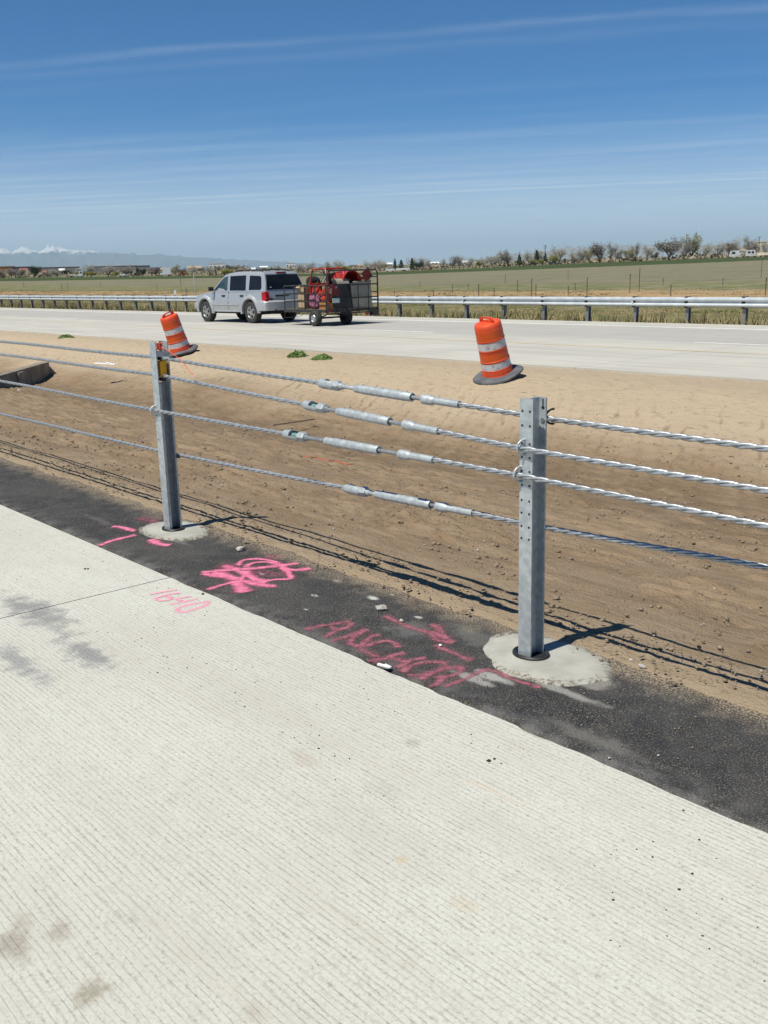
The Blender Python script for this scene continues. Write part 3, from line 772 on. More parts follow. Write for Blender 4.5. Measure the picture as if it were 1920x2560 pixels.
for ci, (lab, path, marks, win) in enumerate(CABLES):
    root = thing('wire_rope', lab, 'steel cable', W(-4, 3.0, 0), 0, 'cables of the barrier')
    tm = [fpx(x, y, float(interp_path(path, -3.9)[0])) for (x, y) in marks]
    ob = []
    r1 = rope_mesh(path, -14, tm[0] + .01, root); r2 = rope_mesh(path, tm[6] - .01, 4.0, root)
    off = Vector(root.location)
    for r in (r1, r2): r.location = -off
    p0 = W(tm[0], *interp_path(path, tm[0])); p1 = W(tm[6], *interp_path(path, tm[6]))
    ax = (p1 - p0).normalized(); zq = Vector((0, 0, 1)); sd = ax.cross(zq).normalized()      # sd points towards the shoulder
    if sd.dot(Vector(NV)) > 0: sd = -sd
    u3 = ax.cross(sd).normalized()
    if u3.z < 0: u3 = -u3
    M = Matrix((ax, sd, u3)).transposed().to_4x4(); M.translation = p0 - off
    L = [0] + [(W(t, *interp_path(path, t)) - p0).dot(ax) for t in tm[1:]]
    def fit(mb, name, mat, sm=35):
        o = mb.build(name, mat, root, sm); o.matrix_local = M; return o
    # open socket: round body with a window, six-sided end
    a, bq = L[0], L[1]; ln = bq - a
    m = MB(); m.lathe([(0, a), (.013, a), (.0215, a + .10 * ln), (.0262, a + .26 * ln), (.0262, a + .40 * ln), (.010, a + .40 * ln)], 24, axis='x')
    m.lathe([(.0165, a + .40 * ln), (.0262, a + .40 * ln), (.0262, a + .78 * ln), (.0165, a + .78 * ln)], 20, axis='x', close=True, ang=(win + 1.1, win + 2 * PI - 1.1))
    m.lathe([(.010, a + .78 * ln), (.0275, a + .78 * ln), (.0275, a + .96 * ln), (.020, bq), (0, bq)], 6, axis='x')
    m.lathe([(.0, a + .45 * ln), (.0125, a + .45 * ln), (.0125, a + .74 * ln), (0, a + .74 * ln)], 10, axis='x')
    sk = fit(m, 'socket', m_galv_dull)
    m = MB().lathe([(0, a + .5 * ln), (.0145, a + .5 * ln), (.0145, a + .62 * ln), (0, a + .62 * ln)], 12, axis='x')
    wd = m.build('wedge', m_teal if ci in (1, 2) else m_rod, sk)
    m = MB().lathe([(.0155, L[1]), (.0155, L[1] + .025), (.0098, L[1] + .03), (.0098, L[2] + .02), (0, L[2] + .02)], 14, axis='x'); fit(m, 'rod', m_rod if ci in (1, 2) else m_galv_dull)
    ln2 = L[3] - L[2]
    m = MB().lathe([(0, L[2]), (.019, L[2]), (.0200, L[2] + .003), (.0200, L[2] + .10 * ln2), (.0222, L[2] + .14 * ln2), (.0222, L[2] + .80 * ln2), (.0212, L[3] - .003), (.020, L[3]), (.014, L[3]), (.014, L[3] - .02), (0, L[3] - .02)], 22, axis='x')
    tb = fit(m, 'turnbuckle', m_galv_dull)
    m = MB()
    for f in (.10, .46, .88):
        m.lathe([(0, .0210), (.0055, .0210), (.0055, .0243), (0, .0242)], 8, axis='z', c=(L[2] + f * ln2, 0, 0))
    ho = tag(m.build('inspection_holes', m_dark, tb), kind='stuff'); ho.rotation_euler = (R(38), 0, 0)
    m = MB().lathe([(0, L[3] - .015), (.0096, L[3] - .015), (.0096, L[4] + .01), (0, L[4] + .01)], 12, axis='x'); fit(m, 'rod', m_rod)
    m = MB().lathe([(.010, L[4]), (.0165, L[4]), (.0232, L[4] + .008), (.0232, L[5] - .02), (.017, L[5]), (.010, L[5])], 20, axis='x'); fit(m, 'ferrule', m_galv_dull)
    m = MB().lathe([(.010, L[5] - .01), (.0165, L[5] - .01), (.0165, L[6]), (.0125, L[6]), (.0125, L[6] - .02), (.009, L[6] - .02)], 18, axis='x'); fit(m, 'sleeve', m_galv_dull)
    if ci == 3:
        m = MB().lathe([(.0134, L[6] + .035), (.0138, L[6] + .05), (.0134, L[6] + .095)], 10, axis='x', ang=(2.0, 4.4)); fit(m, 'paint_smear', m_blue)

# ------------------------------------------------------------------ spray paint
def spray_mat(name, c, thick, amax=.9):
    m, nt, b = new_mat(name)
    uv = nt.new('ShaderNodeTexCoord').outputs['UV']; ux, uy, _ = nt.sep(uv)
    P = pos(nt)
    across = nt.math('ABSOLUTE', nt.math('SUBTRACT', uy, 0.5))
    ends = nt.math('MINIMUM', nt.step(ux, 0.0, 0.07), nt.step(ux, 1.0, 0.93))
    body = nt.math('MULTIPLY', nt.step(across, 0.5, 0.02), ends)
    n = nt.noise(P, 120, 4, 0.8); n2 = nt.noise(P, 24, 5, .65)
    k = nt.math('MULTIPLY', body, nt.math('ADD', thick, nt.math('MULTIPLY', nt.math('SUBTRACT', n2, 0.5), 1.5)))
    k = nt.math('ADD', k, nt.math('MULTIPLY', nt.math('SUBTRACT', n, 0.5), 1.9))
    al = nt.math('MULTIPLY', nt.math('MULTIPLY', nt.step(k, 0.10, 0.95), amax), nt.step(body, 0.0, 0.3))
    nt.put(b.inputs['Base Color'], nt.mix(nt.step(n2, .35, .7), c, tuple(min(1, q * 1.15 + .02) for q in c)))
    b.inputs['Roughness'].default_value = 0.8; b.inputs['Specular IOR Level'].default_value = 0.2
    tr = nt.new('ShaderNodeBsdfTransparent'); mx = nt.new('ShaderNodeMixShader')
    nt.put(mx.inputs[0], al); nt.l.new(tr.outputs[0], mx.inputs[1]); nt.l.new(b.outputs[0], mx.inputs[2])
    nt.l.new(mx.outputs[0], nt.n['Material Output'].inputs[0])
    return m
m_pink = spray_mat('bright_pink_spray', (0.70, 0.185, 0.30), .86, .84)
m_pinkold = spray_mat('faded_pink_spray', (0.32, 0.105, 0.135), 0.74, .80)
m_pinkpale = spray_mat('pale_pink_spray', (0.80, 0.29, 0.42), 0.72, .8)
m_halo = spray_mat('faint_pink_overspray', (0.36, 0.11, 0.16), 0.30, .5)
m_pinkmist = spray_mat('pink_overspray', (0.42, 0.11, 0.17), 0.36)
def smooth_pts(pts, step=0.012):
    P = [Vector(q) for q in pts]
    if len(P) == 2: ctr = P
    out = []
    for i in range(len(P) - 1):
        a = P[max(i - 1, 0)]; b0 = P[i]; c0 = P[i + 1]; d0 = P[min(i + 2, len(P) - 1)]
        k = max(2, int((c0 - b0).length / step))
        for j in range(k):
            t = j / k
            out.append(0.5 * ((2 * b0) + (c0 - a) * t + (2 * a - 5 * b0 + 4 * c0 - d0) * t * t + (3 * b0 - a - 3 * c0 + d0) * t ** 3))
    out.append(P[-1]); return out
zlay = [0]
def marking(name, label, cat, mat, sc, off, strokes, width, base=0.006, wander=0.15, halo=None):
    vs, fs, uvs = [], [], []
    rr = random.Random(len(strokes) * 7 + 1)
    for st in strokes:
        wd = width
        if isinstance(st[0], (int, float)): wd = width * st[0]; st = st[1:]
        zlay[0] = (zlay[0] + 1) % 40
        lz = 0.00006 * zlay[0]
        pts = smooth_pts([on_ground(off[0] + x * sc, off[1] + y * sc, 0) for (x, y) in st])
        o = len(vs); n = len(pts)
        for i, q in enumerate(pts):
            tg = (pts[min(i + 1, n - 1)] - pts[max(i - 1, 0)]).normalized()
            nn = Vector((-tg.y, tg.x, 0))
            for j in range(5):
                f = j / 4
                x_ = q + nn * (f - .5) * wd * (1 + wander * math.sin(i * .5 + wd * 99)); a_ = np.array(x_); t_, p_ = float(a_ @ DV), float(a_ @ NV)
                x_.z = (0.0 if base < .005 else float(asph_z(np.array(t_), np.array(p_)))) + .0012 + lz
                vs.append(x_); uvs.append((i / max(1, n - 1), f))
        for i in range(n - 1):
            for j in range(4): fs.append((o + i * 5 + j, o + i * 5 + j + 1, o + (i + 1) * 5 + j + 1, o + (i + 1) * 5 + j))
    me = bpy.data.meshes.new(name); me.from_pydata([tuple(v) for v in vs], [], fs)
    ul = me.uv_layers.new(name='UVMap')
    for pgn in me.polygons:
        for li in pgn.loop_indices: ul.data[li].uv = uvs[me.loops[li].vertex_index]
    o = link(name, me, mat); tag(o, label, cat)
    if halo is not None:
        h = MB(); hv = []; hu = []
        for i in range(0, len(vs), 5):
            c_ = (vs[i] + vs[i + 4]) / 2; d_ = (vs[i + 4] - vs[i]) * 1.25
            for j in range(5):
                q = c_ + d_ * (j / 4 - .5) * 2; q.z = vs[i + j].z - .0007; hv.append(q)
        me2 = bpy.data.meshes.new('overspray'); me2.from_pydata([tuple(v) for v in hv], [], fs); ul = me2.uv_layers.new(name='UVMap')
        for pgn in me2.polygons:
            for li in pgn.loop_indices: ul.data[li].uv = uvs[me2.loops[li].vertex_index]
        link('overspray', me2, halo, o)
    return o
ANCH = [[(40, 165), (130, 137), (300, 112), (440, 92), (505, 92)], [(505, 92), (470, 130), (340, 180), (230, 240)], [.8, (285, 118), (330, 150), (372, 172)],
        [(285, 275), (430, 237), (580, 182), (668, 160)], [(610, 175), (520, 235), (490, 280), (505, 325)], [(500, 325), (600, 310), (680, 235), (790, 212)],
        [(960, 340), (900, 285), (820, 272), (700, 300), (590, 345), (680, 390), (770, 432)],
        [(640, 470), (780, 445), (900, 405), (1020, 375)], [(915, 528), (1000, 495), (1070, 452), (1230, 420)], [(870, 420), (950, 450), (1040, 470)],
        [(985, 582), (1050, 515), (1200, 472), (1350, 470), (1395, 505), (1330, 552), (1160, 592), (1000, 590)],
        [(1145, 645), (1270, 575), (1400, 530), (1545, 522), (1550, 560), (1430, 605), (1270, 620)], [(1330, 600), (1350, 650), (1300, 690), (1225, 703)]]
marking('spray_lettering', 'faded pink sprayed word ANCHOR on the asphalt', 'paint marking', m_pinkold, .2592, (750, 1530), ANCH, .060, halo=m_halo)
marking('spray_arrow', 'faded pink sprayed arrow on the asphalt pointing at the near footing', 'paint marking', m_pinkold, .2592, (750, 1530),
        [[(800, 22), (930, 85), (1060, 140), (1250, 195), (1340, 255), (1490, 285)], [1.2, (1260, 100), (1340, 150), (1390, 235), (1495, 282)], [.9, (1270, 250), (1380, 270), (1490, 285)],
         [(1300, 300), (1370, 335), (1450, 370), (1560, 415), (1670, 460)], [1.2, (1180, 180), (1290, 190), (1370, 230)]], .055, halo=m_halo)
marking('spray_line', 'salmon pink sprayed line bent round the edge of the near footing', 'paint marking', m_pinkold, .3978, (740, 1460),
        [[(915, 640), (1050, 592), (1180, 530), (1245, 535)], [1.1, (1230, 530), (1320, 570), (1420, 610), (1545, 648)]], .050)
marking('spray_scribble', 'bright pink sprayed scribble of loops and crossing lines on the asphalt', 'paint marking', m_pink, .1929, (480, 1370),
        [[1.5, (90, 315), (300, 292), (600, 275), (900, 250), (1180, 215), (1410, 190)], [1.7, (100, 322), (280, 345), (520, 392), (800, 455), (1000, 488), (1130, 480)], [(170, 540), (400, 470), (600, 420), (700, 330), (725, 285)],
         [(700, 260), (725, 212), (850, 180), (1000, 178), (1130, 218), (1225, 300), (1290, 385)], [(595, 245), (620, 180), (690, 145), (900, 138), (1080, 178), (1200, 240), (1265, 330), (1265, 392), (1100, 405), (900, 420), (760, 380), (690, 300)],
         [1.8, (390, 215), (500, 250), (700, 330), (850, 415), (980, 455)], [1.3, (1140, 250), (1300, 280), (1420, 275), (1550, 258)], [2.3, (545, 420), (610, 490), (690, 575)], [2.0, (250, 320), (420, 350), (600, 400)]], .060, halo=m_halo)
marking('spray_mist', 'thin pink overspray hanging behind the sprayed scribble', 'paint marking', m_pinkmist, .1929, (480, 1370), [(300, 1, 1)[:0] or [3.2, (950, 115), (1040, 105), (1150, 120)], [3.5, (750, 300), (950, 330), (1230, 330)], [3, (330, 210), (480, 230), (560, 260)]], .065)
marking('spray_cross', 'bright pink sprayed tick strokes left of the far footing', 'paint marking', m_pink, .1929, (240, 1280),
        [[(205, 182), (330, 195), (505, 240)], [.9, (25, 428), (200, 365), (525, 282)], [1.3, (705, 340), (830, 408), (980, 420)]], .085, halo=m_halo)
marking('spray_smudge', 'dull pink sprayed smudge behind the far footing', 'paint marking', m_pinkmist, .1929, (240, 1280), [[1.6, (560, 60), (680, 100), (800, 150)]], .14)
marking('spray_number', 'pale pink sprayed number 1640 on the concrete shoulder', 'paint marking', m_pinkpale, .1025, (360, 1460),
        [[(105, 268), (250, 242), (500, 195), (840, 145)], [(960, 228), (700, 245), (450, 300), (285, 362), (380, 412), (600, 398), (675, 355), (580, 322), (450, 345)],
         [(1170, 300), (930, 345), (790, 362), (930, 425)], [(1340, 362), (1000, 430), (800, 470), (590, 508)],
         [1.1, (830, 600), (900, 560), (1130, 500), (1400, 455), (1560, 425), (1585, 450), (1500, 515), (1380, 575), (1150, 645), (940, 695), (840, 680), (815, 640), (840, 595), (880, 570)]], .046, base=0.001)

# ------------------------------------------------------------------ stones, clods and litter
def stone(m_, c, r, seed, flat=0.65):
    rr = random.Random(seed); bm = bmesh.new(); bmesh.ops.create_icosphere(bm, subdivisions=2, radius=1)
    dirs = [Vector((rr.gauss(0, 1), rr.gauss(0, 1), rr.gauss(0, 1))).normalized() for _ in range(9)]; cut = [rr.uniform(.62, .95) for _ in dirs]
    for v in bm.verts:
        for dd, k in zip(dirs, cut):
            e = v.co.dot(dd)
            if e > k: v.co -= dd * (e - k)
        v.co *= rr.uniform(.95, 1.03)
    sx, sy = rr.uniform(.8, 1.3), rr.uniform(.75, 1.1)
    V = [Vector((v.co.x * sx * r, v.co.y * sy * r, v.co.z * flat * r)) for v in bm.verts]
    F = [tuple(x.index for x in f.verts) for f in bm.faces]; bm.free()
    m_.add([v + Vector(c) for v in V], F)
def place_stone(u, v, rpx, label, mat, z=0.0, cat='stone', group=None, seed=0, name='stone', flat=.65, sink=.45):
    q = on_dirt(u, v) if z < -.1 else on_ground(u, v, z); r = rpx / FOC * (q - Vector((0, 0, CAM_H))).length
    m = MB(); stone(m, (0, 0, 0), r, seed, flat)
    o = m.build(name, mat, None, 30); o.location = q + Vector((0, 0, r * flat * sink)); o.rotation_euler = (0, 0, seed * 1.3)
    return tag(o, label, cat, group)
place_stone(601, 1375, 11, 'pale angular stone on the asphalt behind the pink scribble', m_stone, 0, seed=1)
place_stone(1500, 1616, 13, 'brown lump of soil at the edge of the near footing', m_clod, 0.0, 'clod', seed=2, name='clod')
place_stone(1101, 1614, 4.5, 'small white pebble beside the tail of the pink arrow', m_white, 0, 'pebble', seed=3, name='pebble')
place_stone(1605, 1668, 12, 'flat grey crust of concrete on the asphalt right of the near footing', m_stone, 0, 'concrete scrap', seed=4, name='concrete_scrap', flat=.4)
place_stone(1578, 1651, 5, 'small grey stone behind the flat concrete crust', m_stone, 0, 'stone', seed=5)
place_stone(1004, 1553, 7, 'pale pebble lying on the pink arrow shaft', m_stone, 0, 'pebble', seed=6, name='pebble')
place_stone(508, 1486, 4.5, 'black tar lump on the concrete beside the asphalt edge', m_dark, 0, 'tar lump', seed=7, name='tar_lump')
place_stone(213, 1423, 3.6, 'black tar crumb on the concrete below the pink tick strokes', m_dark, 0, 'tar lump', seed=8, name='tar_lump')
place_stone(220, 1423, 3.2, 'smaller tar crumb touching the crumb below the pink ticks', m_dark, 0, 'tar lump', seed=9, name='tar_lump')
place_stone(1222, 1903, 6, 'dark tar lump on the open concrete, larger of a touching pair', m_dark, 0, 'tar lump', seed=10, name='tar_lump', flat=.5)
place_stone(1236, 1898, 4, 'dark tar crumb on the open concrete, smaller of a touching pair', m_dark, 0, 'tar lump', seed=11, name='tar_lump', flat=.5)
place_stone(1523, 1896, 4, 'pale pebble on the asphalt near its lower right edge', m_stone, 0, 'pebble', seed=12, name='pebble')
place_stone(1646, 1889, 3.5, 'pale chip on the asphalt right of the lower pebble', m_stone, 0, 'pebble', seed=13, name='pebble')
place_stone(49, 978, 6.5, 'pale stone on the ditch slope below the concrete wall', m_stone, -.55, 'stone', seed=14)
place_stone(614, 1076, 6, 'dark clod in the ditch just left of the third rope socket', m_clod, -.6, 'clod', seed=15, name='clod')
place_stone(876, 1172, 8, 'dark clod in the ditch bottom between the third and lowest ropes', m_clod, -.55, 'clod', seed=16, name='clod')
# crumbs and pebbles nobody could count, strewn over shoulder, asphalt and soil
rg = np.random.default_rng(5); V = []; F = []
ico = bmesh.new(); bmesh.ops.create_icosphere(ico, subdivisions=1, radius=1)
iv = np.array([v.co[:] for v in ico.verts]); ifc = np.array([[x.index for x in f.verts] for f in ico.faces]); ico.free()
def strew(name, n, tr, pr, rad, mat, zf, kind='stuff', seed=1):
    rg = np.random.default_rng(seed)
    t = rg.uniform(*tr, n); p = rg.uniform(*pr, n); r = rad[0] + (rad[1] - rad[0]) * rg.random(n) ** 3
    keep = fbm(t * 1.7, p * 2.5, 3, seed) > 0.43
    t, p, r = t[keep], p[keep], r[keep]; n = len(t)
    z = zf(t, p) + r * .25
    c = np.stack([t * DV[0] + p * NV[0], t * DV[1] + p * NV[1], z], -1)
    jit = 1 + .35 * (rg.random((n, len(iv), 1)) - .5)
    sc = np.stack([r * rg.uniform(.8, 1.4, n), r * rg.uniform(.8, 1.4, n), r * .65], -1)
    V = (iv[None] * jit * sc[:, None, :] + c[:, None, :]).reshape(-1, 3)
    F = (ifc[None] + (np.arange(n) * len(iv))[:, None, None]).reshape(-1, 3)
    o = mesh_np(name, V, F, mat); o['kind'] = kind; return o
flat0 = lambda t, p: 0 * t
strew('tar_crumbs', 1100, (-8.5, 0.3), (1.75, 2.44), (.0010, .0036), m_dark, flat0, seed=2)
strew('soil_pebbles', 1400, (-12, -0.4), (3.45, 11), (.003, .010), m_stone, lambda t, p: ditch_h(t, p) + .004, seed=3)
strew('soil_clods', 11000, (-14, -0.4), (3.3, 10.5), (.004, .017), m_clod, lambda t, p: ditch_h(t, p) + .002, seed=4)
strew('edge_crumbs', 1500, (-10, -0.6), (3.14, 3.55), (.003, .011), m_clod, lambda t, p: ditch_h(t, p) + .016, seed=6)
strew('asphalt_grit', 2200, (-9, 0), (2.6, 3.25), (.001, .0045), m_clod, lambda t, p: 0 * t - .002, seed=7)

# litter
def chip(u, v, z, lx, ly, rz, label, mat, cat='litter', tilt=0.1, name='litter'):
    m = MB().box((0, 0, 0), (lx, ly, .006)); m.box((lx * .3, ly * .2, .003), (lx * .5, ly * .6, .006), Matrix.Rotation(.2, 3, 'Y'))
    o = m.build(name, mat); o.location = on_ground(u, v, z) + Vector((0, 0, .008)); o.rotation_euler = (tilt, tilt * .7, rz)
    return tag(o, label, cat)
chip(960, 1669, 0, .060, .013, -.55, 'white strip of plastic lying across the concrete and asphalt joint', m_white)
chip(953, 1523, 0, .05, .045, .3, 'grey flake of cement at the start of the pink arrow', m_stone, 'cement flake', name='cement_flake')
chip(1714, 1524, -.2, .045, .03, .2, 'white paper scrap on the near ditch slope at right', m_white)
chip(262, 910, -.25, .5, .10, -.2, 'white paper strip on the far ditch bank left of the leaning drum', m_white)
m = MB().box((0, 0, 0), (.70, .035, .022)); o = m.build('wooden_stake', m_clod); q0 = on_ground(735, 1063, -.70)
o.location = q0 + Vector((0, 0, .05)); o.rotation_euler = (0, -.05, .45); tag(o, 'weathered wooden stake lying in the ditch behind the second rope', 'stake')
m = MB(); q0 = on_ground(820, 1177, -.55); pts = []
for k in range(9):
    uu = 762 + 122 * k / 8; vv = 1170 + 20 * k / 8 + 4 * math.sin(k * 2.1)
    q = on_ground(uu, vv, -.50); a = np.array(q); pts.append(Vector((q.x, q.y, dirt_z(float(a @ DV), float(a @ NV)) + .07)) - q0)
m.tube(pts, .004, 5); o = m.build('orange_twine', m_orangecord); o.location = q0; tag(o, 'strand of orange twine lying in the ditch bottom', 'twine')

# ------------------------------------------------------------------ traffic drums
m_drum, nt, b = new_mat('drum_orange')
v = objc(nt); n = nt.noise(v, 5, 5); n2 = nt.noise(v, 22, 4)
nt.put(b.inputs['Base Color'], nt.mix(nt.step(n2, .50, .74, 0, .6), nt.mix(nt.step(n, .35, .7), (0.74, 0.085, 0.020), (0.60, 0.060, 0.016)), (.30, .09, .05)))
b.inputs['Roughness'].default_value = .48
m_sheet, nt, b = new_mat('orange_sheeting')
v = objc(nt); n = nt.noise(v, 6, 5); n2 = nt.noise(v, 24, 4)
nt.put(b.inputs['Base Color'], nt.mix(nt.step(n2, .56, .8, 0, .45), nt.mix(nt.step(n, .35, .7), (0.66, 0.095, 0.012), (0.56, 0.080, 0.012)), (.26, .11, .05))); b.inputs['Roughness'].default_value = .42
m_refl, nt, b = new_mat('white_sheeting')
v = objc(nt); n = nt.noise(v, 9, 6, .65)
nt.put(b.inputs['Base Color'], nt.mix(nt.step(n, .50, .70), (0.58, .58, .60), (.20, .19, .20))); b.inputs['Roughness'].default_value = .4
m_base = simple('weathered_rubber_base', (0.115, 0.118, 0.125), (0.070, 0.072, 0.078), 9, .75, 0, .2, 50, .004)

def drum(label, u, v, z, leanx, leany, rotz, sc):
    q = on_dirt(u, v) + Vector((0, 0, .03))
    up = Vector((-math.tan(R(leanx)), -math.tan(R(leany)), 1)).normalized()
    quat = up.to_track_quat('Z', 'Y') @ Quaternion((0, 0, 1), rotz)
    r = thing('traffic_drum', label, 'traffic drum', q, 0, 'orange drums leaning on the far bank', quat, sc)
    # outline: stepped drum, widest at the foot
    prof = [(0, .035), (.262, .035), (.268, .05), (.255, .075), (.252, .10), (.245, .150), (.247, .158), (.240, .166),
            (.238, .280), (.243, .288), (.243, .305), (.234, .315), (.230, .425), (.229, .48), (.233, .488), (.226, .497),
            (.226, .625), (.231, .633), (.231, .650), (.224, .660), (.221, .850), (.216, .895), (.200, .914), (0, .920)]
    m = MB().lathe(prof, 40); m.build('drum_body', m_drum, r, 40)
    for (z0, z1, ra, rb, mat, nm) in [(.168, .279, .2412, .2392, m_refl, 'white_band'), (.499, .624, .2275, .2268, m_refl, 'white_band'), (.318, .424, .2352, .2317, m_sheet, 'orange_band'), (.662, .800, .2252, .2235, m_sheet, 'orange_band'), (.080, .148, .2555, .2465, m_drum, 'orange_band')]:
        m = MB().lathe([(ra, z0), (rb, z1)], 40); m.build(nm, mat, r, 60)
    m = MB()
    arc = []
    for k in range(17):
        a = PI * k / 16; arc.append((-.188 * math.copysign(abs(math.cos(a)) ** .55, math.cos(a)), 0, .905 + .098 * math.sin(a) ** .45))
    for s in (-1, 1):
        pass
    pts = arc
    # flat handle plate with an oblong grip hole
    outer = [Vector(q) for q in arc]; vs = []; fs = []
    inner = [Vector((-.105 * math.copysign(abs(math.cos(PI * k / 16)) ** .4, math.cos(PI * k / 16)), 0, .942 + .036 * math.sin(PI * k / 16) ** .5)) for k in range(17)]
    for yy in (-.011, .011):
        for a_, b_ in zip(outer, inner): vs += [a_ + Vector((0, yy, 0)), b_ + Vector((0, yy, 0))]
    for o in (0, 34):
        for k in range(16): fs.append((o + 2*k, o + 2*k + 2, o + 2*k + 3, o + 2*k + 1))
    for k in range(16):
        fs.append((2*k, 34 + 2*k, 34 + 2*k + 2, 2*k + 2)); fs.append((2*k + 1, 2*k + 3, 34 + 2*k + 3, 34 + 2*k + 1))
    m.add(vs, fs)
    m.box((0, 0, .925), (.24, .022, .034)); m.box((-.15, 0, .925), (.06, .022, .05)); m.box((.15, 0, .925), (.06, .022, .05))
    m.build('handle', m_drum, r)
    m = MB().lathe([(.255, .045), (.275, .068), (.33, .070), (.40, .052), (.425, .030), (.425, .006), (.41, -.006), (.25, -.006), (.25, .04)], 44, close=True)
    # the rubber ring sags and is bent up at one side
    m.v = [(x, y, z_ + .020 * max(0, math.cos(math.atan2(y, x) - .5)) ** 3 * (math.hypot(x, y) - .25) / .17 + .01 * math.sin(3 * math.atan2(y, x))) for (x, y, z_) in m.v]
    m.build('rubber_base', m_base, r, 50)
    return r
drum('larger orange and white traffic drum leaning left beside the road, near the I section post', 1246, 944, -.20, 13.0, 10.5, R(-8), 1.02)
drum('smaller looking orange and white traffic drum leaning behind the post with the yellow spacer', 454, 884, -.20, 14.0, 9.5, R(-70), 1.0)

# ------------------------------------------------------------------ weeds and drain wall
m_weed = simple('weed_leaf', (0.150, 0.250, 0.055), (0.220, 0.300, 0.095), 9, .7, coord='p')
def weed(u, v, w_, h_, label, seed):
    q = on_dirt(u, v); rg = np.random.default_rng(seed); V = []; F = []
    for i in range(420):
        a = rg.uniform(0, 6.283); rr_ = w_ * rg.random() ** .6; hh = h_ * (1 - (rr_ / w_) ** 2) * rg.uniform(.3, 1.05)
        c = Vector((rr_ * math.cos(a), rr_ * math.sin(a) * .7, hh)); dr = Vector((rg.normal(), rg.normal(), rg.normal() * .6 + .5)).normalized(); sd = dr.cross(Vector((rg.normal(), rg.normal(), rg.normal()))).normalized()
        l_ = rg.uniform(.03, .075); k = len(V)
        V += [c - dr * l_ * .5, c + sd * l_ * .25, c + dr * l_ * .7, c - sd * l_ * .25]; F.append((k, k + 1, k + 2, k + 3))
    m = MB().add(V, F); r = thing('weed_clump', label, 'weed', q)
    m.build('leaves', m_weed, r, normals=False)
    m = MB()
    for i in range(9):
        a = i * .7; m.tube([(0, 0, -.03), (w_ * .5 * math.cos(a), w_ * .35 * math.sin(a), h_ * .7)], .005, 4)
    m.build('stems', m_weed, r)
weed(166, 845, .26, .10, 'small low weed clump on the verge left of the smaller drum', 1)
weed(745, 892, .24, .13, 'leafy green weed clump beside the road, left of a close pair', 2)
weed(805, 899, .24, .11, 'flatter green weed clump beside the road, right of a close pair', 3)
m_wall = simple('stained_wall_concrete', (0.25, 0.225, 0.175), (0.16, 0.14, 0.105), 3, .9, 0, .4, 30, .01)
hwl = thing('drain_wall', 'low concrete drain wall set in the far ditch bank at the left edge', 'drain wall', W(-23.6, 9.4, 0))
def wall_seg(a, b_, th, z0a, z1a, z0b, z1b, name):
    a, b_ = Vector(a), Vector(b_); d_ = (b_ - a).normalized(); s_ = Vector((-d_.y, d_.x, 0)) * th / 2; o_ = Vector(hwl.location)
    P = [(a - s_, z0a), (a + s_, z0a), (b_ + s_, z0b), (b_ - s_, z0b), (a - s_, z1a), (a + s_, z1a), (b_ + s_, z1b), (b_ - s_, z1b)]
    m = MB().add([Vector((q.x, q.y, z)) - o_ for q, z in P], [(3, 2, 1, 0), (4, 5, 6, 7), (0, 1, 5, 4), (1, 2, 6, 5), (2, 3, 7, 6), (3, 0, 4, 7)])
    m.build(name, m_wall, hwl)
ra = on_ground(112, 905, -.38); la = on_ground(-60, 953, -.38)
wall_seg((ra.x, ra.y, 0), (la.x, la.y, 0), .20, -1.1, -.38, -1.3, -.38, 'front_wall')
d_ = Vector((ra.x - la.x, ra.y - la.y, 0)).normalized()
wall_seg((ra.x + d_.x * .01, ra.y + d_.y * .01, 0), (ra.x + d_.x * .7 + .25, ra.y + d_.y * .7 - .5, 0), .16, -1.1, -.385, -1.1, -.78, 'wing_wall')
wall_seg((ra.x - 1.9 * d_.x + .1, ra.y - 1.9 * d_.y - .09, 0), (ra.x - 2.25 * d_.x + .1, ra.y - 2.25 * d_.y - .09, 0), .12, -1.2, -.42, -1.2, -.42, 'buttress')

# ------------------------------------------------------------------ guardrail beyond the highway
m_rail = simple('guardrail_zinc', (0.60, 0.63, 0.64), (0.50, 0.53, 0.54), 3, .42, .35)
m_gpost = simple('guardrail_post_zinc', (0.24, 0.255, 0.265), (0.17, 0.18, 0.19), 4, .6, .4)
GP = 27.28
def grp(t): return GP + 0.004 * (t + 30)
grail = thing('guardrail', 'long galvanised double ridged guardrail on steel posts beyond the highway', 'guardrail', W(-30, GP, ROAD_Z), -TH)
# W-beam panels, each 3.81 m, lapping over the next
wprof = [(.0, .31), (.012, .305), (.075, .262), (.080, .250), (.080, .225), (.072, .212), (.010, .172), (.003, .155), (.010, .138), (.072, .098), (.080, .085), (.080, .060), (.075, .048), (.012, .005), (0, 0)]
m = MB(); PLn = 7.62; pts = []
for e, sh in ((0, 0), (PLn + .30, .004)):
    for (a_, z_) in wprof: pts.append((e, -a_ - (.004 if e == 0 else 0), z_ + .475))
    for (a_, z_) in reversed(wprof): pts.append((e, -a_ + .004 - (.004 if e == 0 else 0), z_ + .475))
k = len(wprof) * 2
m.add(pts, [(i, (i + 1) % k, (i + 1) % k + k, i + k) for i in range(k)] + [tuple(range(k - 1, -1, -1)), tuple(range(k, 2 * k))])
panel0 = m.build('beam_panel', m_rail, grail, 30)
m = MB().box((0, -.085, .63), (.05, .012, .06)); splice0 = m.build('splice_bolt', m_white, grail)
def gl(t):                                            # local coordinates on the guardrail
    return Vector((t + 30, grp(t) - GP, 0))
T_P0 = -26.95
first = True
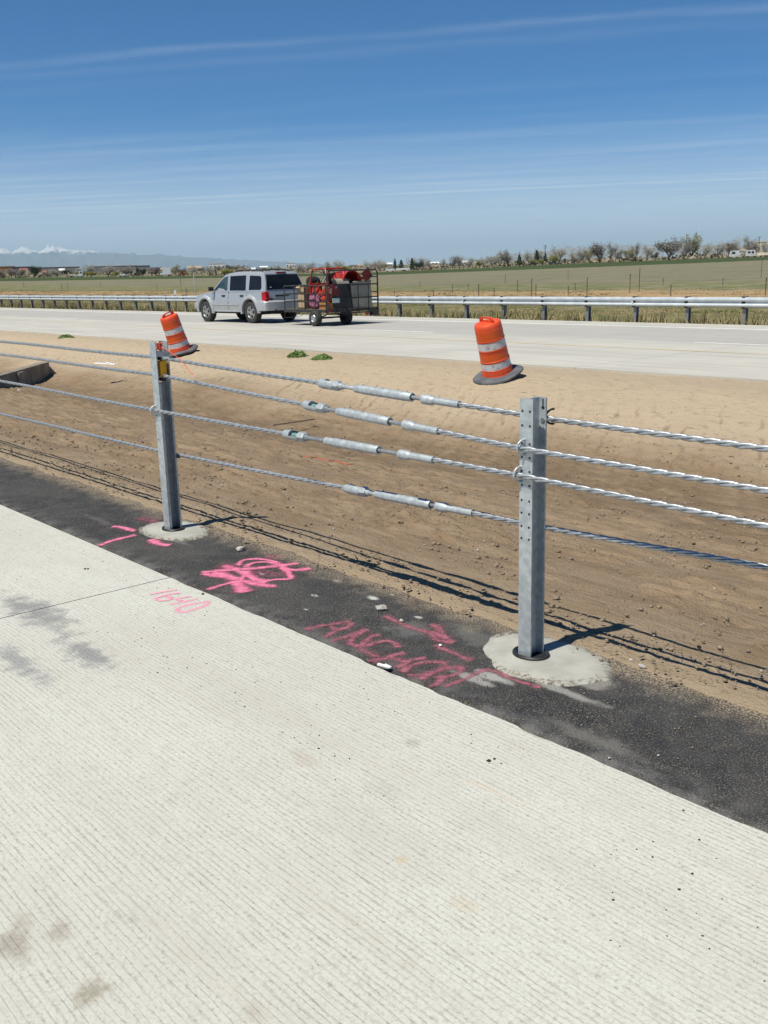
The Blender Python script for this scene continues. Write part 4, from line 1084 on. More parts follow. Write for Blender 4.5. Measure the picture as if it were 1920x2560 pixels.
for k in range(-5, 9):
    t = T_P0 + 1.905 * 4 * k
    if t < -150: continue
    o = panel0 if first else panel0.copy()
    if not first: C.objects.link(o)
    o.location = gl(t - .1); o.rotation_euler = (0, 0, math.atan(.004))
    o2 = splice0 if first else splice0.copy()
    if not first: C.objects.link(o2)
    o2.location = gl(t); first = False
for k in range(-14, -5):
    o = panel0.copy(); C.objects.link(o); t = T_P0 + 1.905 * 4 * k; o.location = gl(t - .1); o.rotation_euler = (0, 0, math.atan(.004))
m = MB()
for (x, y, sx, sy) in [(0, .12, .006, .14), (0, .053, .105, .008), (0, .187, .105, .008)]: m.box((x, y, .33), (sx, sy, .95))
gpost0 = m.build('post', m_gpost, grail)
m = MB().box((0, .005, .63), (.10, .09, .34)); blk0 = m.build('spacer_block', m_dark, gpost0)
first = True
for k in range(-46, 36):
    t = T_P0 + 1.905 * k + .02
    if first: o, b_ = gpost0, blk0
    else:
        o = gpost0.copy(); C.objects.link(o); b_ = blk0.copy(); C.objects.link(b_); b_.parent = o
    first = False; o.location = gl(t)

# ------------------------------------------------------------------ silver four-wheel drive car
m_paint, nt, b = new_mat('silver_car_paint')
v = objc(nt); n = nt.noise(v, 3, 5)
zc_ = nt.sep(v)[2]
dirt = nt.math('MULTIPLY', nt.step(zc_, .95, .45), nt.step(n, .3, .6, .15, .5))
nt.put(b.inputs['Base Color'], nt.mix(dirt, (0.37, 0.385, 0.40), (.31, .30, .28)))
b.inputs['Metallic'].default_value = .3; b.inputs['Roughness'].default_value = .36
b.inputs['Coat Weight'].default_value = .5; b.inputs['Coat Roughness'].default_value = .08
m_trim = simple('silver_flare_plastic', (0.41, 0.425, 0.435), (.36, .37, .38), 4, .42, .3)
m_glass = simple('tinted_glass', (0.008, 0.010, 0.014), (0.012, .014, .018), 2, .06, 0, spec=.22)
m_glass2 = simple('clearer_front_glass', (0.045, 0.075, 0.080), (0.02, .035, .04), 3, .08, 0, spec=.35)
m_red = simple('red_lamp_lens', (0.42, 0.012, 0.018), (.30, .008, .012), 6, .18)
m_chrome = simple('bright_alloy', (0.62, 0.62, 0.60), (.42, .42, .41), 9, .28, .9)
m_amber = simple('amber_lens', (0.75, 0.22, 0.10), None, 9, .3)
m_plate = simple('licence_plate', (0.55, .62, .60), (.20, .36, .28), 9, .5)
HD = math.atan2(-(DV[1] + .026 * NV[1]), -(DV[0] + .026 * NV[0]))
car = thing('silver_car', 'silver four wheel drive car towing a trailer, seen from its rear left', 'car', W(-33.7, 21.98, ROAD_Z), HD, scale=1.035)
AR = .485
def arch(cx, a0, a1, n=14, r=AR, cz=.40): return [(cx + r * math.cos(a), cz + r * math.sin(a)) for a in np.linspace(a0, a1, n)]
low = [(-2.44, .50), (-2.47, .90), (-2.43, 1.13), (1.02, 1.13), (1.30, 1.115), (2.00, 1.03), (2.26, .95), (2.36, .80), (2.38, .50), (2.28, .40)] \
      + [(1.5 + AR, .40)] + arch(1.5, 0.02, PI - .02) + [(1.5 - AR, .40), (-1.5 + AR, .40)] + arch(-1.5, .02, PI - .02) + [(-1.5 - AR, .42)]
def body_w(x, z):
    wv_ = .925 + .030 * math.sin(min(1, max(0, (z - .4) / .55)) * PI) - (.035 * max(0, z - .95) / .2)
    if x > 1.6: wv_ *= 1 - .16 * ((x - 1.6) / .8) ** 2.2
    if x < -1.9: wv_ *= 1 - .05 * ((-x - 1.9) / .55) ** 2
    return wv_
def shell(poly, wfun, name, mat, cutsz, cutsx, parent):
    bm = bmesh.new()
    A = [bm.verts.new((x, -1, z)) for x, z in poly]; B = [bm.verts.new((x, 1, z)) for x, z in poly]
    bm.faces.new(A); bm.faces.new(B[::-1]); k = len(poly)
    for i in range(k): bm.faces.new((A[i], B[i], B[(i + 1) % k], A[(i + 1) % k]))
    bmesh.ops.recalc_face_normals(bm, faces=bm.faces)
    def cut(co, no): bmesh.ops.bisect_plane(bm, geom=bm.verts[:] + bm.edges[:] + bm.faces[:], plane_co=co, plane_no=no)
    for z in cutsz: cut((0, 0, z), (0, 0, 1))
    for x in cutsx: cut((x, 0, 0), (1, 0, 0))
    for y in (-.85, -.5, 0, .5, .85): cut((0, y, 0), (0, 1, 0))
    for v_ in bm.verts: v_.co.y *= wfun(v_.co.x, v_.co.z)
    me = bpy.data.meshes.new(name); bm.to_mesh(me); bm.free()
    return link(name, me, mat, parent, 28)
body = shell(low, body_w, 'body', m_paint, (.5, .6, .7, .8, .9, 1.0, 1.08), (-2.3, -2.1, -1.9, 0, .7, 1.4, 1.7, 1.9, 2.1, 2.25), car)
top = [(-2.42, 1.132), (-2.36, 1.45), (-2.22, 1.76), (-2.05, 1.815), (-1.2, 1.85), (-.45, 1.845), (-.02, 1.81), (.28, 1.72), (1.13, 1.132)]
def cab_w(x, z):
    wv_ = .905 - .235 * (z - 1.13) - (.05 * max(0, (z - 1.70) / .12) ** 2)
    if x < -1.9: wv_ *= 1 - .035 * ((-x - 1.9) / .5)
    if x > .4: wv_ *= 1 - .05 * ((x - .4) / .7)
    return wv_
cab = shell(top, cab_w, 'cab', m_paint, (1.2, 1.35, 1.5, 1.65, 1.72, 1.78), (-2.2, -2.0, -1.7, -1.0, -.4, .2, .6, .9), car)
def side_glass(poly, name, mat, s=1, off=.006):
    m = MB(); vs = [(x, s * (cab_w(x, z) + off), z) for x, z in poly]; vi = [(x, s * (cab_w(x, z) - .02), z) for x, z in poly]
    k = len(poly); f = [tuple(range(k)), tuple(range(2 * k - 1, k - 1, -1))] + [(i, (i + 1) % k, (i + 1) % k + k, i + k) for i in range(k)]
    m.add(vs + vi, f); return m.build(name, mat, cab)
for s in (1, -1):
    side_glass([(.95, 1.19), (.70, 1.37), (.40, 1.58), (.26, 1.66), (.05, 1.70), (-.02, 1.18)], 'window', m_glass2, s)
    side_glass([(-.18, 1.18), (-.11, 1.70), (-1.13, 1.715), (-1.22, 1.175)], 'window', m_glass, s)
    side_glass([(-1.42, 1.19), (-1.38, 1.69), (-1.42, 1.705), (-2.00, 1.68), (-2.08, 1.63), (-2.17, 1.26), (-2.11, 1.19)], 'window', m_glass, s)
# rear window and windscreen
def facing_glass(P, name, mat):
    m = MB(); c = sum((Vector(q) for q in P), Vector()) / len(P); nn = (Vector(P[1]) - Vector(P[0])).cross(Vector(P[2]) - Vector(P[0])).normalized()
    if nn.dot(c - Vector((-.6, 0, 1.3))) < 0: nn = -nn
    k = len(P); m.add([Vector(q) + nn * .012 for q in P] + [Vector(q) - nn * .03 for q in P], [tuple(range(k)), tuple(range(2 * k - 1, k - 1, -1))] + [(i, (i + 1) % k, (i + 1) % k + k, i + k) for i in range(k)])
    return m.build(name, mat, cab)
m = MB(); rp_ = [(-2.423, 1.19, .80), (-2.376, 1.45, .765), (-2.262, 1.72, .70)]
vs = [Vector((x + dx_, s * y, z)) for dx_ in (0, .05) for (x, z, y) in rp_ for s in (1, -1)]
m.add(vs, [(0, 1, 3, 2), (2, 3, 5, 4), (6, 8, 9, 7), (8, 10, 11, 9), (0, 6, 7, 1), (4, 5, 11, 10), (0, 2, 8, 6), (2, 4, 10, 8), (1, 7, 9, 3), (3, 9, 11, 5)])
m.build('rear_window', m_glass, cab)
facing_glass([(1.06, .78, 1.18), (1.06, -.78, 1.18), (.34, -.66, 1.68), (.34, .66, 1.68)], 'windscreen', m_glass2)
m = MB().box((-2.20, 0, 1.795), (.10, .42, .045)); m.build('brake_light', m_red, cab)
m = MB().lathe([(0, 0), (.035, 0), (.035, .004), (0, .004)], 12, axis='x', c=(-2.41, .62, 1.27)); m.build('sticker', m_white, cab)
for s in (1, -1):
    m = MB()
    pts = [(x, s * (cab_w(x, z_ - .03) - .12), z_) for x, z_ in [(-.12, 1.81), (-.22, 1.875), (-.6, 1.90), (-1.5, 1.90), (-1.85, 1.875), (-1.95, 1.81)]]
    m.tube(pts, .022, 6); m.build('roof_rail', m_black, cab)
for x in (-.35, -1.35):
    m = MB().tube([(x, -.58, 1.89), (x, 0, 1.905), (x, .58, 1.89)], .016, 6); m.build('roof_bar', m_black, cab)
m = MB().box((-1.05, .28, 1.94), (.30, .20, .10)); m.build('roof_box', m_white, cab)
for cx_ in (1.5, -1.5):
    for s in (1, -1):
        m = MB(); vs = []; n = 22
        for i, a in enumerate(np.linspace(-.12 if cx_ < 0 else -.05, PI + (.05 if cx_ < 0 else .12), n)):
            for (r_, dy) in [(.475, .0), (.475, .045), (.50, .062), (.56, .058), (.60, .035), (.615, -.02), (.475, -.06)]:
                x, z = cx_ + r_ * math.cos(a), .40 + r_ * math.sin(a); vs.append((x, s * (body_w(cx_ + .5 * math.cos(a), min(z, 1.0)) + dy - .008), z))
        k = 7; fs = [(i * k + j, (i + 1) * k + j, (i + 1) * k + (j + 1) % k, i * k + (j + 1) % k) for i in range(n - 1) for j in range(k)] + [tuple(range(k)), tuple(range((n - 1) * k, n * k))]
        m.add(vs, fs); m.build('fender_flare', m_trim, body, 40)
# doors: seams, handles, rub strip
for s in (1, -1):
    m = MB()
    for x0, x1, z0, z1 in [(-.11, -.095, .48, 1.12), (-1.30, -1.285, .80, 1.12), (.98, .995, .80, 1.12)]:
        for za in np.linspace(z0, z1, 5)[:-1]:
            zb = za + (z1 - z0) / 4; xm = (x0 + x1) / 2
            m.box((xm, s * (body_w(xm, (za + zb) / 2) + .0005), (za + zb) / 2), (.012, .006, zb - za))
    tag(m.build('door_seams', m_dark, body), kind='stuff')
    for x in (.22, -.98):
        m = MB().box((x, s * (body_w(x, .98) + .008), .985), (.20, .03, .062)); h_o = m.build('door_handle', m_black, body)
    m = MB().box((.08, s * (body_w(.1, .66) + .004), .665), (1.70, .022, .05)); m.build('rub_strip', m_trim, body)
    m = MB().box((.05, s * .93, .44), (1.95, .06, .07)); m.build('sill', m_trim, body)
    m = MB(); m.box((.86, s * 1.05, 1.245), (.10, .20, .15)); m.box((.90, s * .93, 1.20), (.08, .12, .05)); o = m.build('mirror', m_black, car); bv = o.modifiers.new('b', 'BEVEL'); bv.width = .03; bv.segments = 2
    m = MB(); P = [(-2.475, .93), (-2.475, .80), (-2.40, .80)]
    y1, y0 = s * .925, s * .775
    m.add([(-2.485, y0, .78), (-2.485, y0, 1.11), (-2.465, y0, 1.13), (-2.24, y1 * 1.002, 1.10), (-2.26, y1 * 1.01, .80), (-2.47, y1 * .985, .79), (-2.45, y1 * .985, 1.12), (-2.3, y0, .95)],
          [(0, 1, 6, 5), (5, 6, 3, 4), (1, 2, 6), (2, 3, 6), (0, 5, 4, 7), (0, 7, 2, 1), (7, 4, 3, 2)])
    m.build('tail_light', m_red, car)
    m = MB().box((2.27, s * .62, .90), (.10, .34, .14)); m.build('headlight', m_glass2, car)
    m = MB().box((2.17, s * .79, .90), (.12, .06, .10)); m.build('marker_light', m_amber, car)
    for cx_ in (1.5, -1.5):
        wz = .40; r = thing('wheel', None, None); r.parent = car; r.location = (cx_, s * .80, wz)
        if s < 0: r.rotation_euler = (0, 0, PI)
        m = MB().lathe([(.235, -.115), (.33, -.13), (.375, -.12), (.398, -.09), (.400, 0), (.398, .09), (.375, .12), (.33, .13), (.245, .118), (.24, .09), (.235, -.115)], 36, axis='y'); m.build('tyre', m_rubber, r, 40)
        m = MB().lathe([(.24, .085), (.238, .112), (.222, .118), (.205, .095), (.20, .05), (.0, .045)], 30, axis='y')
        for k in range(5):
            a = 2 * PI * k / 5 + .3
            q = Matrix.Rotation(a, 3, 'Y')
            for dx in (-.026, .026): m.box(q @ Vector((dx, .092, .125)), (.036, .03, .19), q)
        m.lathe([(0, .125), (.055, .122), (.062, .10), (.062, .06)], 14, axis='y'); m.build('rim', m_chrome, r, 35)
        m = MB().lathe([(.0, .052), (.198, .055)], 20, axis='y'); m.build('spoke_gap_shade', m_dark, r)  # dark disc behind the spokes, painting the shade between them
m = MB().box((-.05, 0, .50), (4.2, 1.34, .34)); m.box((-1.6, 0, .36), (.2, 1.2, .12)); m.box((-2.1, .2, .42), (.5, .7, .18)); m.build('underbody', m_dark, car)
for cx_ in (1.5, -1.5): MB().box((cx_, 0, .66), (.98, 1.60, .48)).build('wheel_arch_liner', m_dark, car)
m = MB(); secs = []
for y, x in [(-.97, -1.98), (-.975, -2.30), (-.93, -2.46), (-.80, -2.545), (0, -2.57), (.80, -2.545), (.93, -2.46), (.975, -2.30), (.97, -1.98)]:
    secs.append([(x, y, .46), (x, y, .60), (x, y, .76), (x + .06 * (1 if abs(y) < .95 else 0), y * .97, .815), (x + .16, y * .84, .815), (x + .16, y * .84, .46)])
vs = [q for s_ in secs for q in s_]; k = 6
m.add(vs, [(i * k + j, (i + 1) * k + j, (i + 1) * k + (j + 1) % k, i * k + (j + 1) % k) for i in range(8) for j in range(k)] + [tuple(range(k)), tuple(range(8 * k, 9 * k))])
m.build('rear_bumper', m_trim, car, 40)
m = MB(); m.box((2.36, 0, .60), (.16, 1.72, .26)); o = m.build('front_bumper', m_trim, car); bv = o.modifiers.new('b', 'BEVEL'); bv.width = .05; bv.segments = 2
m = MB().box((-2.475, .18, .98), (.03, .60, .05)); m.build('tailgate_grip', m_black, car)
m = MB().box((-2.478, -.05, .90), (.015, .32, .16)); m.build('licence_plate', m_plate, car)
m = MB().box((-2.476, .68, .86), (.012, .16, .05)); m.build('tailgate_badge', m_black, car)
m = MB().tube([(-2.35, 0, .46), (-2.72, 0, .46), (-2.78, 0, .50)], .04, 8); m.build('tow_ball_mount', m_black, car)
m = MB().tube([(-2.40, .55, .50), (-2.57, .55, .48)], .03, 8); m.build('tow_hook', m_black, car)
m = MB().tube([(1.35, -.75, 1.12), (1.33, -.75, 1.9)], .005, 5); m.build('aerial', m_black, car)

# ------------------------------------------------------------------ utility trailer and its load
m_tr = simple('black_trailer_steel', (0.016, 0.017, 0.018), (0.035, .033, .031), 5, .5)
m_wood = simple('trailer_deck_wood', (0.20, .155, .10), (.14, .105, .07), 6, .85)
T0, T1, PA, PB = -29.75, -27.32, 20.98, 23.30
tr_o = W((T0 + T1) / 2, (PA + PB) / 2, ROAD_Z)
trl = thing('utility_trailer', 'black open utility trailer with mesh sides and a tall rear gate', 'trailer', tr_o, -TH)
TM = (T0 + T1) / 2; PM = (PA + PB) / 2
def tl(t, p, z): return Vector((t - TM, p - PM, z))                 # metres above the highway
def bar(pts, r=.022, n=6, name='rail', parent=None, mat=None):
    return MB().tube([tl(*q) for q in pts], r, n).build(name, mat or m_tr, parent or trl)
m = MB()
for i in range(9):
    pc = PA + (PB - PA) * (i + .5) / 9; m = MB(); m.box(tl(TM, pc, .555), (T1 - T0 - .04, (PB - PA) / 9 - .012, .035)); m.build('deck_plank', m_wood, trl)
m = MB()
for pc in (PA, PB): m.box(tl(TM, pc, .51), (T1 - T0, .06, .10))
for tc_ in (T0, TM, T1): m.box(tl(tc_, PM, .505), (.06, PB - PA - .07, .09))
m.build('chassis', m_tr, trl)
for pc, nm in ((PA, 'side_frame'), (PB, 'side_frame')):
    m = MB()
    for z in (1.37, 1.09, .83): m.tube([tl(T0, pc, z), tl(T1, pc, z)], .020, 6)
    for k in range(5):
        tt_ = T0 + (T1 - T0) * k / 4; m.tube([tl(tt_, pc, .52), tl(tt_, pc, 1.37)], .021, 6)
    m.build(nm, m_tr, trl)
m = MB()
for z in (1.37, 1.09, .83): m.tube([tl(T0, PA, z), tl(T0, PB, z)], .020, 6)
for k in (1, 2): m.tube([tl(T0, PA + (PB - PA) * k / 3, .52), tl(T0, PA + (PB - PA) * k / 3, 1.37)], .018, 6)
m.build('front_frame', m_tr, trl)
gt = T1 + .05
m = MB()
m.tube([tl(gt, PA + .03, .40), tl(gt, PA + .03, 1.72)] + [tl(gt, PA + .03 + .13 * (1 - math.cos(a)), 1.72 + .14 * math.sin(a)) for a in np.linspace(.3, PI / 2, 5)] + [tl(gt, PB - .03 - .13 * (1 - math.sin(a)), 1.72 + .14 * math.cos(a)) for a in np.linspace(0, PI / 2 - .3, 5)] + [tl(gt, PB - .03, 1.72), tl(gt, PB - .03, .40)], .026, 8)
for z in (1.37, .93, .42): m.tube([tl(gt, PA, z), tl(gt, PB, z)], .022, 6)
for k in (1, 2, 3, 4): m.tube([tl(gt, PA + (PB - PA) * k / 5, .42), tl(gt, PA + (PB - PA) * k / 5, 1.37)], .016, 6)
m.tube([tl(gt, PB - .03, 1.62), tl(gt, PB - .45, 1.62)], .018, 6)
m.build('rear_gate', m_tr, trl)
for (t_, p_) in ((T1 - .02, PB - .15),):
    MB().box(tl(t_, p_, .37), (.16, .26, .16)).build('rear_step', m_tr, trl)
AX = -27.88
for p_, s in ((20.93, -1), (22.28, 1)):
    r = thing('wheel', None, None); r.parent = trl; r.location = tl(AX, p_, .27); r.rotation_euler = (0, 0, 0 if s > 0 else PI)
    m = MB().lathe([(.13, -.10), (.20, -.115), (.25, -.10), (.27, -.06), (.27, .06), (.25, .10), (.20, .115), (.135, .10), (.13, -.10)], 28, axis='y'); m.build('tyre', m_rubber, r, 40)
    m = MB().lathe([(.135, .09), (.12, .108), (.105, .085), (.05, .08), (.045, .10), (0, .105)], 20, axis='y'); m.build('rim', m_chrome, r, 35)
bar([(AX, 20.98, .27), (AX, 22.25, .27)], .032, 8, 'axle')
for p_ in (21.15, 22.1):
    bar([(AX - .42, p_, .46), (AX - .3, p_, .36), (AX, p_, .30), (AX + .3, p_, .36), (AX + .42, p_, .46)], .022, 6, 'leaf_spring')
bar([(T0, PM - .5, .50), (-31.0, PM - .08, .47)], .035, 6, 'drawbar'); bar([(T0, PM + .5, .50), (-31.0, PM - .04, .47)], .035, 6, 'drawbar')
bar([(-31.05, PM - .06, .47), (-31.2, PM - .06, .52)], .05, 8, 'coupler')
bar([(-30.9, PM - .3, .47), (-30.6, PM - .6, .22), (-30.0, PM - .6, .24), (T0, PM - .4, .46)], .008, 5, 'safety_chain')
bar([(-30.9, PM + .1, .47), (-30.5, PM - .1, .20), (T0, PM, .46)], .008, 5, 'safety_chain')
MB().box(tl(gt + .03, PA + .38, .86), (.012, .31, .16)).build('licence_plate', m_plate, trl)
MB().box(tl(gt + .03, PA + .10, .50), (.03, .10, .07)).build('tail_light', m_red, trl); MB().box(tl(gt + .03, PB - .55, .36), (.03, .12, .07)).build('tail_light', m_red, trl)
# load: each piece its own thing, standing on the deck
DZ = .575
def cargo(name, label, cat, t, p, z=DZ, rz=0.0): return thing(name, label, cat, W(t, p, ROAD_Z + z), -TH + rz, 'load on the trailer')
m_redf = simple('red_orange_enamel', (0.42, 0.036, 0.012), (0.24, .016, .012), 5, .35)
m_dred = simple('dark_red_sheet', (0.20, 0.012, 0.014), (.12, .010, .010), 5, .5)
m_card = simple('cardboard', (0.40, 0.285, 0.165), (.33, .23, .13), 6, .9)
m_foam = simple('grey_foam', (0.31, .29, .235), (.25, .235, .19), 5, .9)
m_mat = simple('dark_rubber_mat', (0.022, .023, .025), (.035, .034, .033), 5, .7)
m_bag, nt, b = new_mat('pink_patterned_cloth'); v = objc(nt)
nt.put(b.inputs['Base Color'], nt.mix(nt.step(nt.voro(v, 16), .25, .35), (.50, .30, .36), (.22, .07, .13))); b.inputs['Roughness'].default_value = .9
m_snack, nt, b = new_mat('yellow_print_box'); v = objc(nt)
nt.put(b.inputs['Base Color'], nt.mix(nt.step(nt.voro(v, 24), .25, .4), (.52, .36, .06), (.28, .10, .04))); b.inputs['Roughness'].default_value = .7
bg_ = cargo('buggy_frame', 'red tubular buggy frame with engine and seat, tallest thing on the trailer', 'buggy', -28.0, 21.55)
m = MB()
for y in (-.34, .42):
    # side hoop of the cage
    A = [(-.45, y, .30), (-.50, y, .85), (-.32, y, 1.34), (.42, y, 1.36), (.52, y, .90), (.55, y, .10), (-.40, y, .12), (-.45, y, .30)]
    m.tube(A, .028, 7); m.tube([(-.48, y, .80), (.53, y, .80)], .022, 6); m.tube([(-.44, y, .30), (.10, y, .80)], .020, 6); m.tube([(.08, y, .12), (.42, y, .62)], .020, 6)
for q in [(-.32, 1.34), (.42, 1.36), (-.50, .85), (.53, .80), (.55, .12), (-.40, .14)]: m.tube([(q[0], -.34, q[1]), (q[0], .42, q[1])], .024, 6)
m.build('tube_cage', m_redf, bg_, 60)
m = MB(); m.box((-.18, -.30, .63), (.50, .04, .34)); m.box((.28, -.33, .60), (.40, .03, .16), Matrix.Rotation(-.5, 3, 'Y')); m.build('side_panel', m_redf, bg_)
m = MB(); m.box((-.75, 0, .55), (.42, .45, .50)); m.lathe([(0, -.2), (.16, -.2), (.19, 0), (.16, .2), (0, .2)], 12, axis='y', c=(-.75, 0, .92)); m.box((-.95, .1, .85), (.10, .3, .5), Matrix.Rotation(.3, 3, 'Y')); m.build('engine', m_black, bg_, 30)
m = MB(); m.box((-.62, -.25, .68), (.12, .20, .42), Matrix.Rotation(.25, 3, 'Y')); o = m.build('seat', m_dred, bg_); bv = o.modifiers.new('b', 'BEVEL'); bv.width = .04
m = MB()
for i in range(7): m.tube([(-.3 + .1 * i, -.2 + .08 * i, .85), (-.2 + .09 * i, .1, 1.28 - .04 * (i % 3))], .014, 5)
m.tube([(-.2, 0, 1.3), (.35, .2, .75)], .025, 6); m.tube([(.3, -.1, 1.3), (-.25, .3, .8)], .02, 6); m.build('linkage', m_black, bg_)
sh = cargo('curved_red_sheet', 'curved orange red metal hood lying open end out on top of the load', 'metal hood', -27.75, 22.25, .575 + .86)
m = MB(); n = 14; vs = []
for xx in (-.30, .34):
    for k in range(n):
        a = PI * .02 + PI * .96 * k / (n - 1); vs += [(xx, .42 * math.cos(a), .02 + .40 * math.sin(a)), (xx, .40 * math.cos(a), .02 + .375 * math.sin(a))]
fs = []
for k in range(n - 1):
    a = 2 * k; fs += [(a, a + 2, 2*n + a + 2, 2*n + a), (a + 1, 2*n + a + 1, 2*n + a + 3, a + 3), (a, a + 1, a + 3, a + 2), (2*n + a, 2*n + a + 2, 2*n + a + 3, 2*n + a + 1)]
m.add(vs, fs); m.build('hood_skin', m_redf, sh, 50)
m = MB().box((-.28, 0, .2), (.02, .72, .32)); m.build('back_plate', m_dred, sh)
sq = cargo('red_square_sheet', 'dark red square sheet standing on one corner above the rear gate', 'metal sheet', -27.42, 22.92, .575 + .86)
m = MB().box((0, 0, .26), (.03, .36, .36), Matrix.Rotation(R(32), 3, 'X')); m.build('sheet', m_dred, sq); m = MB().box((-.05, -.10, .10), (.03, .62, .12), Matrix.Rotation(R(-18), 3, 'X')); m.build('folded_edge', m_dred, sq)
fo = cargo('foam_panel', 'large pale grey foam panel leaning inside the rear gate', 'foam panel', -27.40, 22.66)
m = MB(); m.prism([(-.36, 0), (.40, .02), (.36, 1.00), (-.05, .86), (-.42, .80)], -.06, 0.0, lambda q, a: Vector((a - .04 * q[1], q[0], q[1]))); o = m.build('panel', m_foam, fo); o.scale = (1, 1.15, 1.05)
mt = cargo('rubber_mat', 'dark rubber mat bent over against the inside of the rear gate', 'rubber mat', -27.39, 21.78)
m = MB(); vs = []; prof = [(0, 0), (.0, .45), (-.02, .82), (-.06, .93), (-.14, .98), (-.24, .95), (-.30, .80)]
for (x, z) in prof:
    wl = .40 - .02 * z; vs += [(x, -wl, z), (x, wl - .16 * z, z), (x - .02, wl - .16 * z, z), (x - .02, -wl, z)]
fs = []
for i in range(len(prof) - 1):
    a = 4 * i; fs += [(a + j, a + (j + 1) % 4, a + 4 + (j + 1) % 4, a + 4 + j) for j in range(4)]
fs += [(0, 3, 2, 1), tuple(4 * (len(prof) - 1) + j for j in range(4))]
m.add(vs, fs); m.build('mat', m_mat, mt, 60)
m = MB().lathe([(.20, -.33), (.215, -.33), (.215, .20), (.20, .20)], 14, axis='y', close=True, ang=(.15, PI - .15)); o = m.build('grey_lining', m_foam, mt); o.location = (-.20, .1, .80)
cb = cargo('cardboard_box', 'tall tan cardboard box standing at the front left of the trailer', 'cardboard box', -28.92, 21.30)
m = MB().box((0, 0, .37), (.46, .36, .74)); m.build('carton', m_card, cb); m = MB(); m.box((0, -.185, .40), (.05, .006, .70)); m.build('tape', m_foam, cb)
m = MB().box((-.12, -.19, .765), (.22, .16, .012), Matrix.Rotation(R(35), 3, 'X')); m.build('open_flap', m_card, cb)
bgc = cargo('patterned_bag', 'soft bag of pink and dark patterned cloth beside the trailer side frame', 'bag', -28.26, 21.27)
bm = bmesh.new(); bmesh.ops.create_icosphere(bm, subdivisions=3, radius=1)
for v_ in bm.verts:
    c = v_.co; c.x = math.copysign(abs(c.x) ** .6, c.x) * .27; c.y = math.copysign(abs(c.y) ** .6, c.y) * .17; c.z = .25 + math.copysign(abs(c.z) ** .6, c.z) * .25
    c.x += .02 * math.sin(c.z * 25); c.z += .015 * math.sin(c.x * 30)
me = bpy.data.meshes.new('bag_body'); bm.to_mesh(me); bm.free(); link('bag_body', me, m_bag, bgc, 180)
MB().tube([(-.12, -.05, .47), (-.08, -.06, .60), (.08, -.06, .60), (.12, -.05, .47)], .014, 6).build('carry_strap', m_bag, bgc)
yb = cargo('printed_box', 'small yellow printed box low in the rear left corner of the trailer', 'box', -27.60, 21.20)
MB().box((0, 0, .11), (.42, .28, .22)).build('carton', m_snack, yb); MB().box((.0, 0, .226), (.40, .05, .008)).build('lid_tape', m_card, yb)
ju = cargo('fuel_can', 'red fuel can with a pale cap on top of the printed box', 'fuel can', -27.62, 21.22, DZ + .233)
m = MB().box((0, 0, .10), (.34, .20, .20)); o = m.build('can', m_redf, ju); bv = o.modifiers.new('b', 'BEVEL'); bv.width = .03; MB().lathe([(0, .24), (.03, .24), (.03, .20)], 10, c=(.10, 0, 0)).build('cap', m_white, ju); MB().tube([(-.12, 0, .20), (-.08, 0, .25), (.04, 0, .25), (.06, 0, .20)], .014, 6).build('grip', m_redf, ju)
tp = cargo('black_tarp', 'dark crumpled tarp heaped in the middle of the trailer behind the rear gate', 'tarp', -28.15, 22.35)
bm = bmesh.new(); bmesh.ops.create_icosphere(bm, subdivisions=4, radius=1)
for v_ in bm.verts:
    c = v_.co.copy(); k_ = 1 + .16 * math.sin(c.x * 7 + c.z * 5) * math.sin(c.y * 6 + 1) + .07 * math.sin(c.x * 17 - c.y * 13 + c.z * 11)
    v_.co = Vector((c.x * .62 * k_, c.y * .62 * k_, max(0.0, .42 + c.z * .52 * k_)))
me = bpy.data.meshes.new('tarp_sheet'); bm.to_mesh(me); bm.free(); link('tarp_sheet', me, m_mat, tp, 50)
rb = cargo('dark_red_panel', 'dark red panel propped upright beside the buggy frame, behind the tarp', 'metal panel', -28.7, 22.6, DZ)
MB().box((0, 0, .62), (.04, .85, 1.22), Matrix.Rotation(R(9), 3, 'X')).build('panel', m_dred, rb)
MB().tube([(.03, -.4, .9), (.03, .42, 1.02)], .03, 6).build('rib', m_dred, rb)
jk = cargo('red_jacket', 'red cloth with a white mark hung over the rear gate rail', 'jacket', gt - .035, 21.42, 1.02)
bm = bmesh.new(); bmesh.ops.create_grid(bm, x_segments=10, y_segments=12, size=1)
for v_ in bm.verts:
    x, y = v_.co.x, v_.co.y; v_.co = Vector((-.02 + .03 * math.sin(x * 5 + y), x * (.17 - .04 * y), .18 + y * .20))
g_ = bmesh.ops.extrude_face_region(bm, geom=bm.faces[:]); bmesh.ops.translate(bm, verts=[e for e in g_['geom'] if isinstance(e, bmesh.types.BMVert)], vec=(-.015, 0, 0))
me = bpy.data.meshes.new('cloth'); bm.to_mesh(me); bm.free(); link('cloth', me, m_dred, jk, 60)
MB().box((.032, 0, .28), (.006, .05, .03), Matrix.Rotation(.7, 3, 'X')).build('white_mark', m_white, jk)

